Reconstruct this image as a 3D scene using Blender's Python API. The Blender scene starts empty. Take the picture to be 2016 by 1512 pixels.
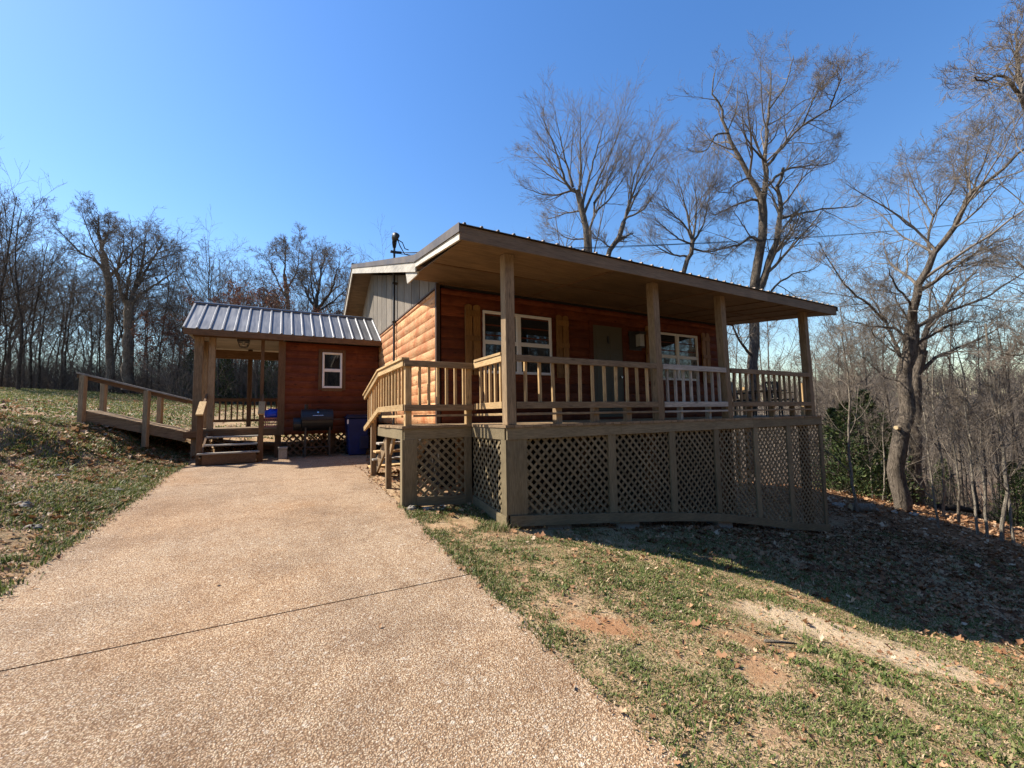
import bpy, math, random
import numpy as np
from mathutils import Matrix, Vector

random.seed(7)
RNG = np.random.default_rng(11)
SC = bpy.context.scene
COL = SC.collection

# ------------------------------------------------------------------ camera
F_PX, IMG_W = 821.96, 2016.0
YAW, PITCH, ROLL = math.radians(29.0749), math.radians(4.19767), math.radians(0.985015)


def cam_axes():
    cy, sy = math.cos(YAW), math.sin(YAW)
    fw = np.array([sy * math.cos(PITCH), cy * math.cos(PITCH), math.sin(PITCH)])
    rt = np.array([cy, -sy, 0.0])
    dn = np.cross(fw, rt)
    return (rt * math.cos(ROLL) + dn * math.sin(ROLL), -rt * math.sin(ROLL) + dn * math.cos(ROLL), fw)


CR, CD, CF = cam_axes()


def at(px, py, fwd):
    """A point of the place, given where the survey of the photograph saw it and how far off it stands."""
    return (CF + CR * (px - 1008) / F_PX + CD * (py - 756) / F_PX) * fwd


cam_d = bpy.data.cameras.new('camera')
cam = bpy.data.objects.new('camera', cam_d)
COL.objects.link(cam)
m = Matrix.Identity(4)
for i in range(3):
    m[i][0], m[i][1], m[i][2] = CR[i], -CD[i], -CF[i]
cam.matrix_world = m
cam_d.sensor_width = 36
cam_d.lens = 36 * F_PX / IMG_W
cam_d.clip_start, cam_d.clip_end = 0.05, 3000
SC.camera = cam

# ------------------------------------------------------------------ light
SUN = Vector((-0.75, 0.62, 1.0)).normalized()          # towards the sun
w = bpy.data.worlds.new('World')
SC.world = w
w.use_nodes = True
nt = w.node_tree
bg = nt.nodes['Background']
sky = nt.nodes.new('ShaderNodeTexSky')
sky.sky_type = 'NISHITA'
sky.sun_disc = False
sky.sun_elevation = math.asin(SUN.z)
sky.sun_rotation = math.atan2(SUN.x, SUN.y)
sky.air_density = 1.5
sky.dust_density = 0.3
sky.ozone_density = 5.0
hs = nt.nodes.new('ShaderNodeHueSaturation')
hs.inputs['Saturation'].default_value = 1.22
hs.inputs['Hue'].default_value = 0.509
nt.links.new(sky.outputs[0], hs.inputs['Color'])
nt.links.new(hs.outputs[0], bg.inputs[0])
bg.inputs[1].default_value = 0.10
sl = bpy.data.lights.new('sun', 'SUN')
sl.energy = 5.0
sl.angle = math.radians(0.53)
sl.color = (1.0, 0.93, 0.82)
so = bpy.data.objects.new('sun', sl)
COL.objects.link(so)
so.rotation_euler = SUN.to_track_quat('Z', 'Y').to_euler()
SC.view_settings.view_transform = 'Standard'
SC.view_settings.look = 'None'
SC.view_settings.gamma = 1
SC.view_settings.use_curve_mapping = False
SC.view_settings.exposure = 1.0


# ------------------------------------------------------------------ materials
class NT:
    def __init__(s, name):
        s.m = bpy.data.materials.new(name)
        s.m.use_nodes = True
        s.t = s.m.node_tree
        s.b = s.t.nodes['Principled BSDF']

    def n(s, typ, ins=None, **kw):
        nd = s.t.nodes.new('ShaderNode' + typ)
        for k, v in kw.items():
            setattr(nd, k, v)
        for k, v in (ins or {}).items():
            s.set(nd.inputs[k], v)
        return nd

    def set(s, sock, v):
        if isinstance(v, bpy.types.NodeSocket):
            s.t.links.new(v, sock)
        elif isinstance(v, (tuple, list)) and len(v) == 3 and sock.type == 'RGBA':
            sock.default_value = (*v, 1)
        else:
            sock.default_value = v

    def ramp(s, fac, stops, interp='LINEAR'):
        nd = s.n('ValToRGB', {'Fac': fac})
        cr = nd.color_ramp
        cr.interpolation = interp
        while len(cr.elements) < len(stops):
            cr.elements.new(0.5)
        for e, (p, c) in zip(cr.elements, stops):
            e.position = p
            e.color = (c, c, c, 1) if isinstance(c, (int, float)) else (*c, 1)
        return nd.outputs['Color']

    def noise(s, vec, scale, detail=4, rough=0.55, dist=0.0):
        return s.n('TexNoise', {'Vector': vec, 'Scale': scale, 'Detail': detail, 'Roughness': rough, 'Distortion': dist}).outputs['Fac']

    def mix(s, f, a, b, mode='MIX'):
        nd = s.n('Mix', data_type='RGBA', blend_type=mode)
        s.set(nd.inputs[0], f)
        s.set(nd.inputs[6], a)
        s.set(nd.inputs[7], b)
        return nd.outputs[2]

    def math(s, op, a, b=0.0, clamp=False):
        nd = s.n('Math', operation=op, use_clamp=clamp)
        s.set(nd.inputs[0], a)
        s.set(nd.inputs[1], b)
        return nd.outputs[0]

    def vec(s, op, a, b):
        nd = s.n('VectorMath', operation=op)
        s.set(nd.inputs[0], a)
        s.set(nd.inputs[1], b)
        return nd.outputs[0]

    def pos(s):
        return s.n('NewGeometry').outputs['Position']

    def attr(s, name):
        return s.n('Attribute', attribute_name=name).outputs['Fac']

    def done(s, col, rough=0.7, bump=None, strength=0.3, dist=0.01, spec=0.3, metal=0.0):
        s.set(s.b.inputs['Base Color'], col)
        s.set(s.b.inputs['Roughness'], rough)
        s.b.inputs['Specular IOR Level'].default_value = spec
        s.b.inputs['Metallic'].default_value = metal
        if bump is not None:
            bn = s.n('Bump', {'Height': bump, 'Strength': strength, 'Distance': dist})
            s.t.links.new(bn.outputs[0], s.b.inputs['Normal'])
        return s.m


def wood(name, ca, cb, axis, knot=0.0, rough=0.75, grain=26, stain=None, spec=0.25):
    t = NT(name)
    r = t.attr('rnd')
    off = t.n('CombineXYZ', {'X': t.math('MULTIPLY', r, 37.0), 'Y': t.math('MULTIPLY', r, 91.0), 'Z': t.math('MULTIPLY', r, 53.0)}).outputs[0]
    p = t.vec('ADD', t.pos(), off)
    sc = [1.0, 1.0, 1.0]
    sc['xyz'.index(axis)] = 0.07
    ps = t.vec('MULTIPLY', p, tuple(sc))
    g = t.noise(ps, grain, 5, 0.6, 1.2)
    fine = t.noise(ps, grain * 5, 3, 0.7)
    big = t.noise(p, 1.7, 3)
    col = t.ramp(g, [(0.3, ca), (0.68, cb)])
    col = t.mix(t.ramp(fine, [(0.34, 0.6), (0.58, 0.0)]), col, tuple(c * 0.42 for c in ca))
    tint = t.n('CombineXYZ', {'X': t.math('MULTIPLY_ADD', r, 0.34), 'Y': 0.0, 'Z': 0.0})
    k = t.math('ADD', t.math('MULTIPLY', r, 0.46), t.math('MULTIPLY', big, 0.7))
    k = t.math('ADD', k, 0.43)
    kk = t.n('CombineColor', {'Red': k, 'Green': k, 'Blue': k}).outputs[0]
    col = t.mix(1.0, col, kk, 'MULTIPLY')
    if stain:
        st = t.ramp(t.noise(t.vec('MULTIPLY', p, (1.0, 1.0, 0.6)), 2.4, 5, 0.7), [(0.44, 0.0), (0.66, 0.85)])
        col = t.mix(st, col, stain)
    if knot:
        ks = [9.0, 9.0, 9.0]
        ks['xyz'.index(axis)] = 3.2
        v = t.n('TexVoronoi', {'Vector': t.vec('MULTIPLY', p, tuple(ks)), 'Scale': 1.0}).outputs['Distance']
        col = t.mix(t.ramp(v, [(0.06, knot), (0.20, 0.0)]), col, tuple(c * 0.22 for c in ca))
    t.t.nodes.remove(tint)
    return t.done(col, rough, g, 0.25, 0.004, spec)


def plain(name, col, rough=0.6, var=0.12, scale=6.0, spec=0.3, metal=0.0, bump=0.0):
    t = NT(name)
    n = t.noise(t.pos(), scale, 5, 0.65)
    a = tuple(c * (1 - var) for c in col)
    b = tuple(min(1, c * (1 + var)) for c in col)
    return t.done(t.ramp(n, [(0.3, a), (0.7, b)]), rough, n if bump else None, bump, 0.01, spec, metal)


M = {}
for ax in 'xyz':
    M['pine_' + ax] = wood('treated_pine_' + ax, (0.42, 0.26, 0.11), (0.60, 0.41, 0.20), ax, 0.5)
    M['post_' + ax] = wood('weathered_post_' + ax, (0.225, 0.148, 0.078), (0.365, 0.252, 0.142), ax, 0.5)
    M['brown_' + ax] = wood('stained_brown_lumber_' + ax, (0.125, 0.066, 0.03), (0.20, 0.112, 0.054), ax, 0.4)
    M['grey_' + ax] = wood('silvered_pine_' + ax, (0.30, 0.26, 0.21), (0.50, 0.45, 0.37), ax, 0.6)
    M['log_' + ax] = wood('orange_stained_log_' + ax, (0.50, 0.235, 0.09), (0.70, 0.41, 0.205), ax, 0.75, 0.75, 20, (0.36, 0.10, 0.028))
    M['skirt_' + ax] = wood('khaki_painted_board_' + ax, (0.20, 0.152, 0.083), (0.26, 0.203, 0.117), ax, 0.15, 0.6, 22)
    M['shutter_' + ax] = wood('amber_stained_shutter_' + ax, (0.22, 0.105, 0.028), (0.32, 0.165, 0.05), ax, 0.6, 0.5)
M['shadelog_x'] = wood('shaded_red_brown_log_x', (0.125, 0.028, 0.009), (0.21, 0.056, 0.017), 'x', 0.8, 0.7, 20, (0.085, 0.018, 0.006))  # log siding copy darkened for the shaded walls; shade put into its colour
M['gable'] = wood('taupe_painted_panel', (0.19, 0.155, 0.117), (0.265, 0.222, 0.172), 'z', 0.0, 0.7, 14)
M['fascia'] = wood('taupe_fascia', (0.18, 0.12, 0.066), (0.24, 0.165, 0.096), 'x', 0.0, 0.65, 12)
M['rake'] = wood('pale_rake_board', (0.50, 0.45, 0.37), (0.62, 0.57, 0.48), 'y', 0.1, 0.65, 12)
M['soffit'] = wood('tan_ply_soffit', (0.17, 0.105, 0.05), (0.23, 0.145, 0.075), 'x', 0.0, 0.7, 9)
M['dark'] = plain('dark_gap', (0.02, 0.016, 0.013), 0.9)
M['trimdark'] = plain('dark_brown_trim', (0.07, 0.04, 0.025), 0.6)
M['white'] = plain('white_vinyl', (0.78, 0.77, 0.74), 0.4, 0.04)
M['door'] = plain('grey_green_door_paint', (0.105, 0.09, 0.056), 0.45, 0.05)
M['black'] = plain('black_enamel', (0.01, 0.01, 0.011), 0.42, 0.3, 20, 0.5)
M['iron'] = plain('dark_iron', (0.03, 0.028, 0.026), 0.5, 0.3, 30, 0.5)
M['steel'] = plain('bright_steel', (0.6, 0.6, 0.6), 0.25, 0.1, 30, 0.5, 1.0)
M['bin'] = plain('blue_bin_plastic', (0.008, 0.018, 0.095), 0.5, 0.25, 5)
M['binlid'] = plain('dark_navy_lid', (0.012, 0.016, 0.05), 0.5, 0.2, 5)
M['bluebag'] = plain('bright_blue_plastic', (0.01, 0.05, 0.55), 0.3, 0.3, 12, 0.5, 0.0, 0.4)
M['pink'] = plain('dusty_pink_plastic', (0.42, 0.17, 0.13), 0.5, 0.1, 8)
M['block'] = plain('grey_concrete_block', (0.36, 0.33, 0.27), 0.9, 0.25, 30, 0.2, 0.0, 0.5)
M['rock'] = plain('pale_limestone', (0.30, 0.265, 0.215), 0.9, 0.4, 9, 0.2, 0.0, 0.8)
M['rubber'] = plain('black_cable', (0.015, 0.015, 0.016), 0.6)
M['cut'] = plain('fresh_cut_wood', (0.55, 0.42, 0.24), 0.8, 0.2, 20)
M['bulb'] = plain('frosted_lamp_glass', (0.42, 0.40, 0.36), 0.25, 0.1, 20, 0.5)


def glass():
    t = NT('window_glass')
    n = t.noise(t.pos(), 0.9, 2)
    t.done((0.012, 0.016, 0.02), 0.03, n, 0.05, 0.02, 0.9)
    t.b.inputs['IOR'].default_value = 1.5
    return t.m


M['glass'] = glass()


def metal_roof(name, ca, cb, rough):
    t = NT(name)
    p = t.pos()
    a = t.noise(t.vec('MULTIPLY', p, (5.0, 0.4, 0.4)), 4.0, 4, 0.6)
    b = t.noise(p, 1.2, 4)
    col = t.ramp(t.math('ADD', t.math('MULTIPLY', a, 0.6), t.math('MULTIPLY', b, 0.4)), [(0.35, ca), (0.65, cb)])
    return t.done(col, t.ramp(a, [(0.3, rough), (0.7, rough + 0.15)]), a, 0.12, 0.01, 0.5, 0.75)


M['galv'] = metal_roof('weathered_galvalume', (0.15, 0.15, 0.155), (0.25, 0.25, 0.255), 0.46)
M['brownmetal'] = metal_roof('brown_roof_metal', (0.11, 0.085, 0.065), (0.17, 0.135, 0.105), 0.45)


def aggregate():
    t = NT('exposed_aggregate_concrete')
    p = t.pos()
    pd = t.vec('ADD', p, t.vec('MULTIPLY', t.n('TexNoise', {'Vector': p, 'Scale': 60.0, 'Detail': 2.0}).outputs['Color'], (0.017, 0.017, 0.017)))
    v = t.n('TexVoronoi', {'Vector': pd, 'Scale': 116.0, 'Randomness': 1.0})
    c1 = t.n('SeparateColor', {'Color': v.outputs['Color']}).outputs[0]
    peb = t.ramp(c1, [(0.0, (0.33, 0.20, 0.115)), (0.18, (0.52, 0.36, 0.22)), (0.42, (0.64, 0.47, 0.31)), (0.62, (0.72, 0.57, 0.40)),
                      (0.8, (0.80, 0.70, 0.54)), (0.93, (0.48, 0.36, 0.26)), (1.0, (0.86, 0.80, 0.70))])
    gap = t.ramp(v.outputs['Distance'], [(0.34, 0.0), (0.64, 0.9)])
    col = t.mix(gap, peb, (0.235, 0.145, 0.085))
    v2 = t.n('TexVoronoi', {'Vector': p, 'Scale': 26.0})
    c2 = t.n('SeparateColor', {'Color': v2.outputs['Color']}).outputs[1]
    big = t.math('MULTIPLY', t.ramp(v2.outputs['Distance'], [(0.24, 1.0), (0.34, 0.0)]), t.ramp(c2, [(0.90, 0.0), (0.93, 1.0)]))
    col = t.mix(t.math('MULTIPLY', big, 0.6), col, (0.82, 0.76, 0.66))
    # iron-coloured wash and grey dirt with shapes of their own
    n1 = t.noise(p, 0.55, 5, 0.6)
    n2 = t.noise(t.vec('ADD', p, (31.0, 7.0, 0.0)), 0.8, 6, 0.65)
    n3 = t.noise(p, 5.0, 6, 0.7)
    col = t.mix(t.ramp(n1, [(0.45, 0.0), (0.68, 0.55)]), col, t.mix(1.0, col, (0.98, 0.78, 0.56), 'MULTIPLY'))
    col = t.mix(t.ramp(n2, [(0.44, 0.0), (0.66, 0.8)]), col, t.mix(1.0, col, (0.68, 0.66, 0.66), 'MULTIPLY'))
    col = t.mix(t.ramp(n3, [(0.3, 0.5), (0.55, 0.0)]), col, t.mix(1.0, col, (0.6, 0.52, 0.45), 'MULTIPLY'))
    wear = t.noise(t.vec('MULTIPLY', p, (1.6, 0.22, 1.0)), 1.1, 4, 0.6)
    col = t.mix(t.ramp(wear, [(0.5, 0.0), (0.7, 0.35)]), col, t.mix(1.0, col, (0.72, 0.66, 0.62), 'MULTIPLY'))
    h = t.math('SUBTRACT', 1.0, v.outputs['Distance'])
    col = t.mix(1.0, col, (0.85, 0.815, 0.755), 'MULTIPLY')
    return t.done(col, 0.85, h, 0.75, 0.009, 0.2)


M['drive'] = aggregate()


def ground_mat():
    t = NT('lawn_soil')
    p = t.pos()
    xyz = t.n('SeparateXYZ', {'Vector': p})
    X, Y = xyz.outputs[0], xyz.outputs[1]
    a = t.noise(p, 1.6, 6, 0.7)
    b = t.noise(p, 9.0, 6, 0.72)
    c = t.math('ADD', t.math('MULTIPLY', t.noise(p, 48.0, 3, 0.7), 0.55), t.math('MULTIPLY', t.noise(p, 150.0, 3, 0.75), 0.45))
    soil = t.ramp(b, [(0.30, (0.14, 0.08, 0.042)), (0.48, (0.36, 0.22, 0.12)), (0.66, (0.56, 0.37, 0.22))])
    clay = t.ramp(c, [(0.3, (0.27, 0.125, 0.055)), (0.7, (0.45, 0.245, 0.125))])
    col = t.mix(t.ramp(a, [(0.56, 0.0), (0.64, 0.8)]), soil, clay)
    thatch = t.ramp(c, [(0.36, (0.13, 0.082, 0.042)), (0.50, (0.40, 0.28, 0.155)), (0.62, (0.66, 0.50, 0.32))])
    col = t.mix(t.ramp(t.noise(p, 3.1, 5, 0.7), [(0.42, 0.0), (0.58, 0.85)]), col, thatch)
    green = t.ramp(c, [(0.3, (0.045, 0.075, 0.018)), (0.7, (0.13, 0.17, 0.05))])
    gm = t.ramp(t.noise(t.vec('ADD', p, (5.0, 3.0, 0.0)), 1.1, 6, 0.7), [(0.45, 0.0), (0.6, 0.25)])
    col = t.mix(gm, col, green)

    def blob(cx, cy, ang, la, lb, colr, amt):
        nonlocal col
        ca, sa = math.cos(ang), math.sin(ang)
        dx, dy = t.math('SUBTRACT', X, cx), t.math('SUBTRACT', Y, cy)
        u = t.math('DIVIDE', t.math('ADD', t.math('MULTIPLY', dx, ca), t.math('MULTIPLY', dy, sa)), la)
        v = t.math('DIVIDE', t.math('SUBTRACT', t.math('MULTIPLY', dy, ca), t.math('MULTIPLY', dx, sa)), lb)
        d = t.math('SQRT', t.math('ADD', t.math('MULTIPLY', u, u), t.math('MULTIPLY', v, v)))
        d = t.math('ADD', d, t.math('MULTIPLY', t.math('SUBTRACT', b, 0.5), 2.6))
        d = t.math('ADD', d, t.math('MULTIPLY', t.math('SUBTRACT', c, 0.5), 0.9))
        col = t.mix(t.ramp(t.math('MULTIPLY', d, 0.7), [(0.35, amt), (0.75, 0.0)]), col, colr)

    sand = t.ramp(c, [(0.25, (0.44, 0.30, 0.17)), (0.6, (0.66, 0.50, 0.32)), (0.8, (0.78, 0.64, 0.45))])
    blob(4.05, 2.12, -0.5, 0.62, 0.40, sand, 0.95)
    blob(4.42, 1.5, -0.55, 0.62, 0.40, sand, 0.95)
    blob(2.0, 2.34, -0.6, 0.36, 0.2, clay, 0.95)
    blob(2.9, 1.95, -0.5, 0.25, 0.12, clay, 0.6)
    blob(1.95, 1.45, 0.2, 0.2, 0.16, clay, 0.5)
    blob(2.6, 1.6, 0.5, 0.3, 0.14, clay, 0.55)
    blob(-2.25, 7.3, 1.3, 1.1, 0.3, clay, 0.6)
    blob(-3.0, 11.6, 0.3, 1.2, 0.5, clay, 0.7)
    # leaf mould under the trees
    leafc = t.ramp(b, [(0.3, (0.11, 0.055, 0.026)), (0.5, (0.24, 0.125, 0.06)), (0.75, (0.40, 0.24, 0.13))])
    leafc = t.mix(t.ramp(c, [(0.35, 0.75), (0.6, 0.0)]), leafc, (0.07, 0.04, 0.022))
    e = t.math('ADD', t.math('MULTIPLY', t.math('SUBTRACT', a, 0.5), 9.0), X)
    col = t.mix(t.ramp(t.math('MULTIPLY', e, 0.05), [(0.52, 0.0), (0.66, 1.0)]), col, leafc)
    lb = t.math('SUBTRACT', t.math('MULTIPLY', X, -1.0), t.math('MULTIPLY', t.math('SUBTRACT', a, 0.5), 1.6))
    lb = t.math('MULTIPLY', t.ramp(t.math('MULTIPLY', lb, 0.1), [(0.17, 0.0), (0.24, 1.0), (0.75, 1.0), (0.95, 0.0)]), t.ramp(t.noise(t.vec('ADD', p, (9.0, 2.0, 0.0)), 0.9, 5, 0.65), [(0.36, 0.1), (0.56, 0.9)]))
    col = t.mix(lb, col, t.mix(0.35, leafc, (0.24, 0.19, 0.13)))
    # woods floor up the slope on the left
    f = t.math('ADD', t.math('MULTIPLY', X, 0.98), Y)
    f = t.math('ADD', f, t.math('MULTIPLY', t.math('SUBTRACT', a, 0.5), 6.0))
    col = t.mix(t.ramp(t.math('MULTIPLY', f, 0.02), [(0.56, 0.0), (0.62, 1.0)]), col, leafc)
    # far ridge reads grey-brown
    far = t.n('VectorMath', {0: p}, operation='LENGTH').outputs['Value']
    col = t.mix(t.ramp(t.math('MULTIPLY', far, 0.005), [(0.35, 0.0), (0.6, 1.0)]), col, (0.10, 0.08, 0.058))
    return t.done(col, 0.95, t.math('ADD', b, t.math('MULTIPLY', c, 0.6)), 0.7, 0.04, 0.1)


M['ground'] = ground_mat()


def bark(name, ca, cb):
    t = NT(name)
    p = t.pos()
    v = t.noise(t.vec('MULTIPLY', p, (1.0, 1.0, 0.2)), 20.0, 6, 0.75, 1.2)
    n = t.noise(p, 2.2, 5, 0.6)
    col = t.mix(t.ramp(n, [(0.4, 0.0), (0.75, 0.4)]), t.ramp(v, [(0.40, ca), (0.58, cb)]), tuple(c * 1.35 for c in cb))
    return t.done(col, 0.92, v, 1.0, 0.16, 0.1)


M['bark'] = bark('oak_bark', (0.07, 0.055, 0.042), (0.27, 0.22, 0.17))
M['palebark'] = bark('pale_sapling_bark', (0.22, 0.18, 0.13), (0.42, 0.36, 0.28))
M['twig'] = plain('grey_brown_twigs', (0.125, 0.102, 0.084), 0.85, 0.3, 3.0, 0.15)
M['paletwig'] = plain('pale_sunlit_twigs', (0.19, 0.155, 0.12), 0.85, 0.3, 3.0, 0.15)  # paler copy of the twigs for sunlit trees; light put into the colour
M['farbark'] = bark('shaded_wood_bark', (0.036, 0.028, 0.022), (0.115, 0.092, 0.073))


def leaf_mat(name, stops, rough=0.7, trans=0.0):
    t = NT(name)
    r = t.attr('rnd')
    t.done(t.ramp(r, stops), rough, spec=0.2)
    if trans:
        tr = t.n('BsdfTranslucent', {'Color': t.ramp(r, stops)})
        mx = t.n('MixShader', {0: trans, 1: t.b.outputs[0], 2: tr.outputs[0]})
        t.t.links.new(mx.outputs[0], t.t.nodes['Material Output'].inputs[0])
    return t.m


M['grass'] = leaf_mat('grass_blades', [(0.0, (0.05, 0.078, 0.016)), (0.35, (0.115, 0.15, 0.036)), (0.62, (0.20, 0.225, 0.068)), (0.8, (0.32, 0.24, 0.12)), (1.0, (0.56, 0.42, 0.26))], 0.55, 0.3)
M['leaf'] = leaf_mat('dry_oak_leaves', [(0.0, (0.10, 0.045, 0.02)), (0.3, (0.25, 0.12, 0.055)), (0.6, (0.40, 0.23, 0.12)), (0.85, (0.50, 0.33, 0.19)), (1.0, (0.56, 0.42, 0.28))], 0.65, 0.15)
M['cedar'] = leaf_mat('cedar_sprays', [(0.0, (0.02, 0.038, 0.012)), (0.5, (0.055, 0.085, 0.027)), (0.9, (0.12, 0.145, 0.05)), (1.0, (0.17, 0.13, 0.06))], 0.7, 0.15)
M['rust'] = leaf_mat('rust_brown_kept_leaves', [(0.0, (0.07, 0.028, 0.018)), (0.6, (0.16, 0.065, 0.04)), (1.0, (0.25, 0.12, 0.075))], 0.7, 0.25)


# ------------------------------------------------------------------ mesh helpers
def link(o, parent=None):
    COL.objects.link(o)
    if parent:
        o.parent = parent
    return o


def wloc(o):
    v = Vector((0, 0, 0))
    while o:
        v += o.location
        o = o.parent
    return v


def npmesh(name, verts, quads=None, tris=None, rnd=None, smooth=False):
    me = bpy.data.meshes.new(name)
    nq = 0 if quads is None else len(quads)
    ntr = 0 if tris is None else len(tris)
    idx = np.concatenate([np.asarray(quads, np.int32).ravel() if nq else np.zeros(0, np.int32), np.asarray(tris, np.int32).ravel() if ntr else np.zeros(0, np.int32)])
    tot = np.concatenate([np.full(nq, 4, np.int32), np.full(ntr, 3, np.int32)])
    st = np.concatenate([[0], np.cumsum(tot)[:-1]]).astype(np.int32)
    me.vertices.add(len(verts))
    me.vertices.foreach_set('co', np.asarray(verts, np.float32).ravel())
    me.loops.add(len(idx))
    me.loops.foreach_set('vertex_index', idx)
    me.polygons.add(nq + ntr)
    me.polygons.foreach_set('loop_start', st)
    me.polygons.foreach_set('loop_total', tot)
    if rnd is not None:
        a = me.attributes.new('rnd', 'FLOAT', 'FACE')
        a.data.foreach_set('value', np.asarray(rnd, np.float32))
    if smooth:
        me.polygons.foreach_set('use_smooth', np.ones(nq + ntr, bool))
    me.update(calc_edges=True)
    me.validate()
    return me


class MB:
    def __init__(s):
        s.v, s.f, s.r = [], [], []

    def add(s, vs, fs, r=None):
        b = len(s.v)
        s.v += [tuple(v) for v in vs]
        s.f += [tuple(i + b for i in f) for f in fs]
        r = random.random() if r is None else r
        s.r += [r] * len(fs)
        return s

    def box(s, x0, x1, y0, y1, z0, z1, r=None):
        vs = [(x0, y0, z0), (x1, y0, z0), (x1, y1, z0), (x0, y1, z0), (x0, y0, z1), (x1, y0, z1), (x1, y1, z1), (x0, y1, z1)]
        return s.add(vs, [(0, 3, 2, 1), (4, 5, 6, 7), (0, 1, 5, 4), (1, 2, 6, 5), (2, 3, 7, 6), (3, 0, 4, 7)], r)

    def beam(s, a, b, wd, ht, up=(0, 0, 1), r=None):
        """a board from a to b, wd across, ht along up"""
        a, b = Vector(a), Vector(b)
        d = (b - a).normalized()
        sd = d.cross(Vector(up)).normalized()
        u = sd.cross(d).normalized()
        vs = []
        for p in (a, b):
            for i, j in ((-1, -1), (1, -1), (1, 1), (-1, 1)):
                vs.append(p + sd * (wd / 2 * i) + u * (ht / 2 * j))
        return s.add(vs, [(0, 1, 2, 3), (7, 6, 5, 4), (0, 4, 5, 1), (1, 5, 6, 2), (2, 6, 7, 3), (3, 7, 4, 0)], r)

    def prism(s, poly, axis, a, b, r=None):
        """extrude a 2-D polygon along axis from a to b; polygon coordinates are the two other axes in order"""
        n = len(poly)
        ai = 'xyz'.index(axis)

        def mk(p, t):
            q = list(p)
            q.insert(ai, t)
            return q
        vs = [mk(p, a) for p in poly] + [mk(p, b) for p in poly]
        fs = [tuple(range(n)), tuple(range(2 * n - 1, n - 1, -1))] + [(i, i + n, (i + 1) % n + n, (i + 1) % n) for i in range(n)]
        return s.add(vs, fs, r)

    def tube(s, pts, rad, sides=10, r=None, cap=True):
        pts = [Vector(p) for p in pts]
        rad = [rad] * len(pts) if isinstance(rad, (int, float)) else rad
        vs, fs = [], []
        for i, p in enumerate(pts):
            d = (pts[min(i + 1, len(pts) - 1)] - pts[max(i - 1, 0)]).normalized()
            ref = Vector((0, 0, 1)) if abs(d.z) < 0.9 else Vector((1, 0, 0))
            u = d.cross(ref).normalized()
            v = d.cross(u)
            for k in range(sides):
                a = 2 * math.pi * k / sides
                vs.append(p + (u * math.cos(a) + v * math.sin(a)) * rad[i])
        for i in range(len(pts) - 1):
            for k in range(sides):
                k2 = (k + 1) % sides
                fs.append((i * sides + k, i * sides + k2, (i + 1) * sides + k2, (i + 1) * sides + k))
        if cap:
            fs.append(tuple(range(sides - 1, -1, -1)))
            fs.append(tuple(range((len(pts) - 1) * sides, len(pts) * sides)))
        return s.add(vs, fs, r)

    def build(s, name, mat, parent=None, bevel=0.0, smooth=False):
        me = bpy.data.meshes.new(name)
        off = wloc(parent) if parent else Vector((0, 0, 0))
        me.from_pydata([tuple(Vector(v) - off) for v in s.v], [], s.f)
        a = me.attributes.new('rnd', 'FLOAT', 'FACE')
        a.data.foreach_set('value', s.r)
        me.materials.append(M[mat] if isinstance(mat, str) else mat)
        import bmesh
        bm = bmesh.new()
        bm.from_mesh(me)
        bmesh.ops.recalc_face_normals(bm, faces=bm.faces)
        bm.to_mesh(me)
        bm.free()
        if smooth:
            for p in me.polygons:
                p.use_smooth = True
        o = link(bpy.data.objects.new(name, me), parent)
        if bevel:
            md = o.modifiers.new('bevel', 'BEVEL')
            md.width, md.segments, md.limit_method = bevel, 1, 'ANGLE'
        return o


def thing(name, label, cat, loc=(0, 0, 0), group=None):
    o = bpy.data.objects.new(name, None)
    o.location = loc
    o.empty_display_size = 0.3
    link(o)
    o['label'], o['category'] = label, cat
    if group:
        o['group'] = group
    return o


def tag(o, label=None, cat=None, group=None, kind=None):
    for k, v in (('label', label), ('category', cat), ('group', group), ('kind', kind)):
        if v:
            o[k] = v
    return o


# ------------------------------------------------------------------ terrain
def drive_z(y):
    return -1.5 + 0.048 * y


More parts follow.
